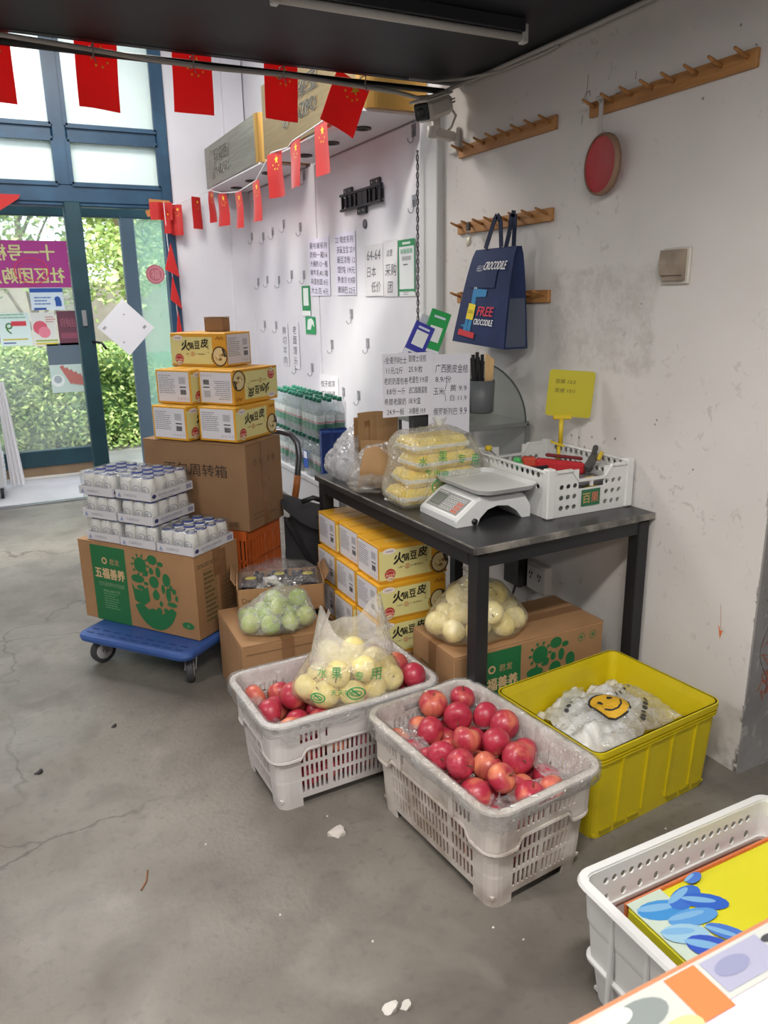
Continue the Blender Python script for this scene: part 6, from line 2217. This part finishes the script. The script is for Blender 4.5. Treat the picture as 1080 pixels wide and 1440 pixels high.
arc = [(-cw / 2, cb_)] + [(-cw / 2 + .03 + (cw - .04) * math.cos(a), cb_ + .29 * math.sin(a)) for a in [math.pi / 2 * k / 14 for k in range(15)]] + [(-cw / 2, cb_ + .29)]
for y in (-cdp / 2, cdp / 2):
    MB().prism(arc, y - .002, y + .002, lambda u, v, w: (u, w, v)).build('side_glass', film('grey_glass', '9aa09c', .42, .06, .05, 2, .5, 0), t, fix=True)
    MB().tube([(u, y, v) for u, v in arc[1:16]], .004, 6).build('glass_edge', mat('dark_glass_edge', '4d5654', .3), t)
MB().grid(15, 3, lambda u, v: (arc[1 + int(round(u * 14))][0], -cdp / 2 + cdp * v, arc[1 + int(round(u * 14))][1])).build('curved_glass', M_GLASSC, t)
MB().box((-cw / 2, 0, cb_ + .145), (.006, cdp, .29)).build('rear_panel', mat('grey_panel', '7f8482', .6), t)
MB().box((0, 0, cb_ + .004), (cw - .02, cdp - .02, .008)).build('shelf', mat('grey_panel'), t)
P = Print(.0012, .0006)
P.rect(0, 0, .05, .06, '2c2c2c').lay().rect(.004, .004, .042, .052, 'd8d2cc').lay().disc(.025, .03, .018, 'a03a34').lay().disc(.025, .034, .007, 'd8a08a')
P.build('sticker', t, Matrix.Translation((-.06, -cdp / 2 - .003, cb_ + .11)) @ Matrix.Rotation(.0, 4, 'Y') @ fmx((0, 0, 0), (.92, 0, -.4), (.4, 0, .92)))
for k, (x, z, cl) in enumerate(((-.10, .03, '9c3038'), (-.09, .065, 'a83a40'), (-.12, .10, '9c3038'), (.02, .03, '6b6460'), (.10, .03, '8c8680'))):
    o = MB().box((0, 0, .015), (.11, .16, .03), None, .008).build('bread_pack', mat('pack_' + cl, cl, .4), None, (1.825 + x, 2.80, TZ + z - .009))
    tag(o, ('red wrapped bread pack at the bottom of the display case stack', 'red wrapped bread pack in the middle of the display case stack', 'red wrapped bread pack on top of the display case stack', 'grey bread pack beside the red stack in the display case', 'pale bread pack nearest the wall in the display case')[k], 'bread pack')
# cutlery holder on the case
t = thing('cutlery_cup', 'grey cup of knives and wooden sticks fixed to the side of the display case', 'cup', (1.727, 2.592, 1.10))
MB().box((0, .054, .06), (.04, .016, .08), None, .003).build('bracket', M_AL, t)
MB().lathe([(.045, 0), (.05, .005), (.055, .13), (.052, .13), (.047, .008), (0, .008)], 20).build('cup', mat('slate_plastic', '54585a', .5), t)
for k in range(5):
    MB().bar((-.03 + .01 * k, .01 * (k % 3), .05), (-.045 + .012 * k, .012 * (k % 2), .22 + .01 * (k % 3)), .012, .008).build('knife_handle', M_BLK, t)
for k in range(5):
    MB().cyl((.015 + .006 * k, -.01, .05), (.01 + .009 * k, -.015, .235 - .006 * k), .004, 6).build('wooden_stick', mat('pale_wood', 'c9a878', .7), t)

# price posters leaning on the case
def poster(loc, w, h, pr, label, rz, tilt=0):
    o = MB().box((w / 2, 0, h / 2), (w, .002, h)).build('price_poster', mat('poster_paper', 'd9d8e2', .6), None, loc, (tilt, 0, rz))
    tag(o, label, 'poster')
    pr.build('handwriting', o, fmx((0, -.001, 0), (1, 0, 0), (0, 0, 1)))
    return o
P = Print(.0006)
ink1 = '43414e'
for k, (s, w_) in enumerate((('-全麦列吐士', .105), ('11元/2斤', .075), ('老奶奶面包卷', .11), ('8.8/份 一斤', .085), ('希腊老酸奶', .10), ('24.9一板', .08))):
    P.text(s, .006 + (.01 if k % 2 else 0), .203 - .039 * k, .026, ink1, w=w_ * .9, rot=-.03)
for k, (s, w_) in enumerate((('鼓楼士培煎', .095), ('25.9/枚', .075), ('老面包 9.9/袋', .105), ('进口脂酪蛋糕', .10), ('18.9/盒', .065), ('冰糖橙 19.9', .09))):
    P.text(s, .108, .206 - .040 * k, .026, ink1, w=w_ * .78, rot=-.03)
poster((1.295, 2.612, 1.110), .212, .240, P, 'white handwritten price poster with two columns beside the payment cards', D2R(-4))
P = Print(.0006)
for (s, x, y, h_, w_) in (('广西脆皮金桔', .02, .265, .036, .155), ('8.9/份', .02, .225, .028, .075), ('玉米', .01, .175, .03, .05), ('黄 9.9', .095, .185, .028, .08), ('白 11.9', .095, .145, .026, .08), ('俄罗斯列巴', .01, .09, .03, .115), ('9.9', .145, .085, .03, .035)):
    P.text(s, .012 + x * .86, y * .94, h_ * .94, ink1, w=w_ * .92, rot=-.05)
P.line([(.08, .21), (.072, .18), (.065, .175), (.072, .165), (.075, .135)], .002, ink1)
poster((1.489, 2.602, 1.02), .182, .318, P, 'white handwritten price poster with one column in front of the display case', D2R(-4))
tag(MB().box((0, 0, .0), (.20, .035, .53), None, .006).build('poster_board', mat('dark_board', '2c2d31', .6), None, (1.525, 2.633, 1.067)), 'dark upright box behind the price posters', 'box')
def pay_card(loc, col, white_low, lean, label, h=.16, rz=-.1):
    t = thing('payment_card', label, 'card', loc, 0)
    t.rotation_euler = (0.12, lean, rz)
    MB().box((0, 0, h / 2), (.085, .005, h), None, .002).build('board', mat('card_' + col, col, .35), t)
    P = Print(.0008, .0004)
    P.rect(-.026, h * .33, .052, .058, 'dfe3e4').rect(-.0425, 0, .085, h * .16, 'd9dce2').rect(-.024, h * .84, .048, .008, 'cfd8e6')
    P.lay().rect(-.022, h * .045, .044, .008, '5f6a8c')
    P.build('print', t, fmx((0, -.0025, 0), (1, 0, 0), (0, 0, 1)))
    return t
pay_card((1.425, 2.618, 1.335), '3b3fa0', 1, .42, 'blue payment card leaning above the price posters', .13)
pay_card((1.487, 2.612, 1.335), '2a9a52', 1, .32, 'green payment card leaning above the price posters', .175)
pay_card((1.46, 2.64, 1.335), 'c9c9d2', 1, .36, 'pale payment card tucked behind the blue and green cards', .155)

# ------------------------------------------------------------------ bags on the work table
M_PACK = mat('yellow_pack', 'f0cf3a', .45, 0, 'f2da6a', 8, 3)
M_PACKW = mat('white_pack', 'dcd9c8', .45)
bo = Vector((1.445, 2.475, TZ))
t = thing('yellow_pack_bag', 'clear carrier bag of yellow packets on the work table beside the scale', 'bag', bo, D2R(0))
cs, rs = [], []
pk = []
for lv in range(4):
    x = .014 * ((lv * 7) % 3 - 1)
    pk.append((x, 0, .035 + .063 * lv, .33 - .03 * lv, .15, .06))
for (x, y, z, a, b_, c_) in pk:
    for sx in (-1, 1):
        for sy in (-1, 1):
            cs.append((x + sx * a * .42, y + sy * b_ * .42, z)); rs.append(.036)
cs += [(.02, .0, .275), (-.10, 0, .25), (.12, 0, .24)]; rs += [.012] * 3
bm, ctr = hull_bag(cs, rs, 5, .010, 9, 0, .003, 11)
bf = bm_part(bm, 'film', film('packet_bag', 'fdf8e4', .20, .1, .12, 16, 1.0, .9), t)
bag_text(t, bf, [('水', -.075, .125, .034, .034, -.05), ('果', .0, .14, .04, .034, -.05), ('专', .075, .135, .036, .032, -.05), ('用', .13, .13, .04, .03, -.05), ('专用袋', -.05, .09, .022, .09, -.05), ('#ring', .02, .045, .045, 0, 0)], '2f9a4e')
MB().grid(12, 5, lambda u, v: (.02 + (.01 + .02 * v) * math.cos(u * 6.28), (.01 + .012 * v) * math.sin(u * 6.28), .28 + .035 * v), closeu=True).build('knot', film('bag_knot'), t)
for i, (x, y, z, a, b_, c_) in enumerate(pk):
    o = MB().box((0, 0, 0), (a, b_, c_), None, .018).box((0, 0, -.004), (a + .002, b_ + .002, .02), None, .004, mi=1).build('food_packet', [M_PACK, M_PACKW], None, bo + Vector((x, y, z)), random.uniform(-.12, .12))
    tag(o, 'yellow food packet with a white band inside the clear carrier bag', 'packet', 'yellow packets in the carrier bag')

# paper bags and plastic bags at the far end of the table
M_KRAFT = mat('kraft_paper', 'a9855c', .75, 0, '9a774f', 6, 4)
t = thing('paper_bag', 'upright brown paper bag with a cut handle hole on the work table', 'paper bag', (1.37, 2.80, TZ), D2R(-12))
q = MB()
def bagpanel(u, v):
    return ((u - .5) * .17, .03 * math.sin(u * 3.1) + .02 * v, .30 * v)
us = [0, .18, .34, .5, 1.0]
for i in range(4):
    for (v0, v1) in ((0, .55), (.55, .88), (.88, 1)):
        if i == 1 and v0 == .55: continue
        a = [bagpanel(us[i], v0), bagpanel(us[i + 1], v0), bagpanel(us[i + 1], v1), bagpanel(us[i], v1)]
        q.add(a + [(x, y + .003, z) for x, y, z in a], [(0, 1, 2, 3), (7, 6, 5, 4), (0, 4, 5, 1), (1, 5, 6, 2), (2, 6, 7, 3), (3, 7, 4, 0)])
q.build('front_sheet', M_KRAFT, t)
MB().grid(6, 8, lambda u, v: (.085 + .02 * u, .02 + .10 * u * (1 - .4 * v), (.30 + .02 * u) * v)).build('gusset', M_KRAFT, t)
MB().grid(8, 8, lambda u, v: ((u - .5) * .17, .10 + .01 * math.sin(u * 6), .27 * v)).build('back_sheet', M_KRAFT, t)
t = thing('paper_bag', 'crushed brown paper bag lying inside clear plastic on the work table', 'paper bag', (1.345, 2.70, TZ), D2R(-30))
MB().grid(12, 10, lambda u, v: ((u - .5) * .22 + .03 * v, -.04 - .05 * math.sin(math.pi * v), .015 + .16 * v + .012 * math.sin(u * 8))).build('front_sheet', M_KRAFT, t)
MB().grid(10, 8, lambda u, v: ((u - .5) * .20, .05 - .03 * v + .01 * math.sin(u * 9), .01 + .19 * v)).build('back_sheet', M_KRAFT, t)
MB().box((.10, -.05, .07), (.012, .004, .09), Matrix.Rotation(.35, 3, 'Y')).build('handle_slot', mat('kraft_dark', '3c3126', .8), t)
bm, ctr = hull_bag([(-.10, -.03, .05), (.10, -.04, .05), (-.10, .05, .06), (.10, .04, .06), (.05, 0, .17), (-.06, 0, .15)], [.045, .045, .045, .045, .03, .03], 5, .010, 14, 0, .004, 14)
bb = bm_part(bm, 'film', film('paper_film', 'f8f4ec', .18, .12, .10, 22, .9, .9), None)
bb.name = 'plastic_bag'
bb.location = (1.335, 2.69, TZ); bb.rotation_euler = (0, 0, D2R(-30))
tag(bb, 'clear plastic bag stretched round the crushed paper bag', 'bag')
bm, ctr = hull_bag([(-.06, -.05, .06), (.07, -.05, .06), (-.06, .06, .06), (.07, .06, .06), (0, 0, .17), (.05, .03, .18)], [.055, .055, .055, .055, .05, .04], 5, .012, 21, 0, .004, 13)
bb = bm_part(bm, 'film', film('grey_clear_bag', 'ececf0', .40, .1, .15, 20, 1.0, .9), None)
bb.name = 'plastic_bag'
bb.location = (1.335, 2.96, TZ)
tag(bb, 'puffed greyish clear plastic bag at the far end of the work table', 'bag')
for k, (x, y, r_) in enumerate(((1.285, 2.86, .03), (1.30, 2.76, .028), (1.30, 2.55, .025))):
    o = MB().lathe([(0, 0), (r_, .0), (r_ + .004, .004), (r_ * .9, .006), (0, .004)], 18, sx=1.2).build('paper_scrap', mat('scrap_white', 'cfcdca', .6), None, (x, y, TZ))
    tag(o, 'small white paper scrap on the near edge of the work table', 'scrap', 'scraps on the work table')
t = thing('blue_bag', 'dark blue folded cloth bag standing beside the water bottles', 'bag', (1.61, 3.86, .571), D2R(-15))
MB().grid(12, 10, lambda u, v: ((u - .5) * .15, -.045 + .012 * math.sin(u * 13) * (1.2 - v * .4), .29 * v)).grid(12, 10, lambda u, v: ((.5 - u) * .15, .045 + .012 * math.sin(u * 11), .29 * v)).grid(5, 10, lambda u, v: (.075, -.045 + .09 * u, .29 * v)).grid(5, 10, lambda u, v: (-.075, .045 - .09 * u, .29 * v)).build('body', mat('royal_blue_cloth', '27458e', .6, 0, '1e3775', 8, 3), t)
MB().bar((-.075, -.05, .285), (.075, -.05, .285), .006, .012).build('hem', mat('royal_blue_hem', '2f52a2', .6), t)

# ------------------------------------------------------------------ white basket in the foreground
t = thing('white_basket', 'white perforated plastic basket holding a yellow printed pack', 'basket', (1.305, .875, 0), 0)
BX, BY, BH = .30, .20, .31
wl = [('e', .03)] + [('o', .027)] * 19 + [('e', .03)]
wsd = [('e', .02)] + [('a', .06)] * 5 + [('e', .02)]
cols, tags = side_cols(wl, wsd, 3)
rows = [(0, BX - .03, BY - .03, .025), (.10, BX - .018, BY - .018, .025), (.11, BX - .014, BY - .014, .025), (.20, BX - .008, BY - .008, .025), (.215, BX - .004, BY - .004, .025), (.248, BX - .002, BY - .002, .025), (.262, BX - .001, BY - .001, .025), (.290, BX, BY, .025), (.31, BX, BY, .025)]
def bh2(i, j):
    s, tg = tags[i]
    if s in (0, 2) and tg == 'o' and j == 6: return 2
    if s in (0, 2) and tg == 'o' and j == 4 and i % 2: return 2
    return 0
shell(cols, rows, bh2, .004).build('body', M_BK, t)
rect_ring([(-.004, .300), (.016, .300), (.020, .306), (.016, .314), (-.002, .315)], BX, BY, .025).build('rim', M_BK, t)
for z in (.105, .207):
    rect_ring([(-.002, z), (.007, z + .002), (.007, z + .008), (-.002, z + .010)], BX - .012, BY - .012, .025).build('ledge', M_BK, t)
MB().box((0, 0, .02), (BX * 2 - .06, BY * 2 - .06, .008)).build('base', M_BK, t)
for k in range(3):
    MB().box((-BX + .004, -.10 + .10 * k, .16), (.014, .012, .26), None, .003).build('rib', M_BK, t)
t = thing('printed_pack', 'yellow pack printed with blue brush strokes lying in the foreground basket', 'pack', (1.335, .862, .125), D2R(0))
MB().box((0, 0, .07), (.50, .31, .11), None, .008).build('body', mat('acid_yellow', 'e2da2e', .4), t)
MB().box((0, .157, .07), (.505, .006, .114), None, .002).build('edge_band', mat('orange_edge', 'dc7a4e', .45), t)
P = Print(.001, .0003)
def stroke(x, y, rx, ry, rot, col):
    P.poly([(x + rx * math.cos(a) * math.cos(rot) - ry * math.sin(a) * math.sin(rot), y + rx * math.cos(a) * math.sin(rot) + ry * math.sin(a) * math.cos(rot)) for a in [k * .3927 for k in range(16)]], col)
P.rect(0, 0, .10, .31, 'c9d8c8')
for k, (x, y, rx, ry, ro, cl) in enumerate(((.06, .26, .06, .028, -.3, '3f8fd0'), (.13, .265, .05, .024, .2, '3a6fc8'), (.16, .235, .05, .024, -.6, '2f62c4'), (.10, .215, .06, .022, -.2, '5a9ad8'), (.05, .19, .05, .026, -.4, '9cc4dc'), (.07, .14, .05, .03, -.7, '3456c0'), (.13, .15, .045, .02, -.9, '4a78cc'), (.04, .08, .05, .03, -.5, '2f4fb8'), (.19, .295, .025, .012, .2, '4a78cc'), (.11, .09, .045, .02, -.7, 'b8d4dc'))):
    P.lay()
    stroke(x, y, rx, ry, ro, cl)
    stroke(x - .01, y + ry * .45, rx * .75, ry * .35, ro, '7fb2dc')
P.poly([(.36, .18), (.44, .22), (.46, .20), (.38, .15)], 'c7d080')
P.build('printed_top', t, fmx((-.25, -.155, .125), (1, 0, 0), (0, 1, 0)))

# printed carton close to the lens
t = thing('printed_carton', 'tall white carton printed with grey and orange patches in the foreground', 'carton', (.80, .31, 0), D2R(0))
w, d, h = .80, .42, .752
MB().box((0, 0, h / 2), (w, d, h), None, .004).build('body', mat('white_carton', 'c9c0cc', .5), t)
P = Print(.001, .0006)
P.rect(0, d - .005, w, .005, 'a8704e').rect(0, d - .062, w, .057, 'a9aba6').lay()
P.rect(.218, d - .07, .05, .062, 'd66a38').rect(.275, d - .055, .10, .045, '8e8ea2').disc(.16, d - .03, .04, '6f7674', .018).disc(.10, d - .045, .05, '7b8280', .02).disc(.05, d - .03, .03, '8c8f88', .02).disc(.19, d - .065, .03, 'b8b07a', .014)
P.lay().disc(.13, d - .02, .025, 'c9c9c2', .011).disc(.31, d - .03, .028, '787a96', .012).disc(.385, d - .022, .012, '35353a', .005).disc(.40, d - .036, .012, '35353a', .005).disc(.45, d - .03, .03, '8a8a98', .014)
P.build('printed_top', t, face(w, d, h, 'T'))

# ------------------------------------------------------------------ scraps on the floor
def scrap(loc, s, col, label, seed, cat='scrap'):
    r = random.Random(seed)
    pts = [(q * math.cos(a), q * .8 * math.sin(a)) for a, q in [(k * .449, s * r.uniform(.62, 1)) for k in range(14)]]
    o = MB().prism(pts, 0, .003 + s * .1, lambda u, v, w: (u, v, w + (.006 * math.sin(u * 120) if w > .001 else 0))).build('floor_scrap', mat('scrap_' + col, col, .7), None, loc)
    tag(o, label, cat)
scrap((.728, 1.826, .0005), .034, 'c3bab3', 'crumpled white paper scrap on the floor beside the clean crate', 1)
scrap((.60, 1.225, .0005), .022, 'd2cdc6', 'small white paper scrap in the open floor', 2)
scrap((.635, 1.215, .0005), .016, 'cbc6bf', 'tiny torn white scrap next to the small paper scrap', 3)
scrap((-.058, 2.587, .0003), .018, '2c2a29', 'flat dark spot of dirt on the open floor', 4, 'dirt')
scrap((.213, 2.775, .0003), .012, '34312f', 'small dark spot of dirt by the trolley wheel', 5, 'dirt')
o = MB().tube([(0, 0, .003), (.02, .03, .003), (.03, .07, .003)], .0022, 6).build('straw_bit', mat('straw', '8c5a3c', .6), None, (.16, 1.86, 0))
tag(o, 'thin brown stalk lying on the open floor', 'stalk')
for k in range(14):
    r = random.Random(50 + k)
    o = MB().lathe([(0, 0), (.004, .0), (.003, .003), (0, .004)], 6).build('crumb', mat('crumb_white', 'cfcac4', .7), None, (r.uniform(.3, 1.0), r.uniform(1.2, 2.0), 0) if k < 6 else (r.uniform(1.5, 2.0), r.uniform(1.15, 1.4), 0))
    tag(o, 'pale crumb on the concrete floor', 'crumb', 'crumbs on the floor')
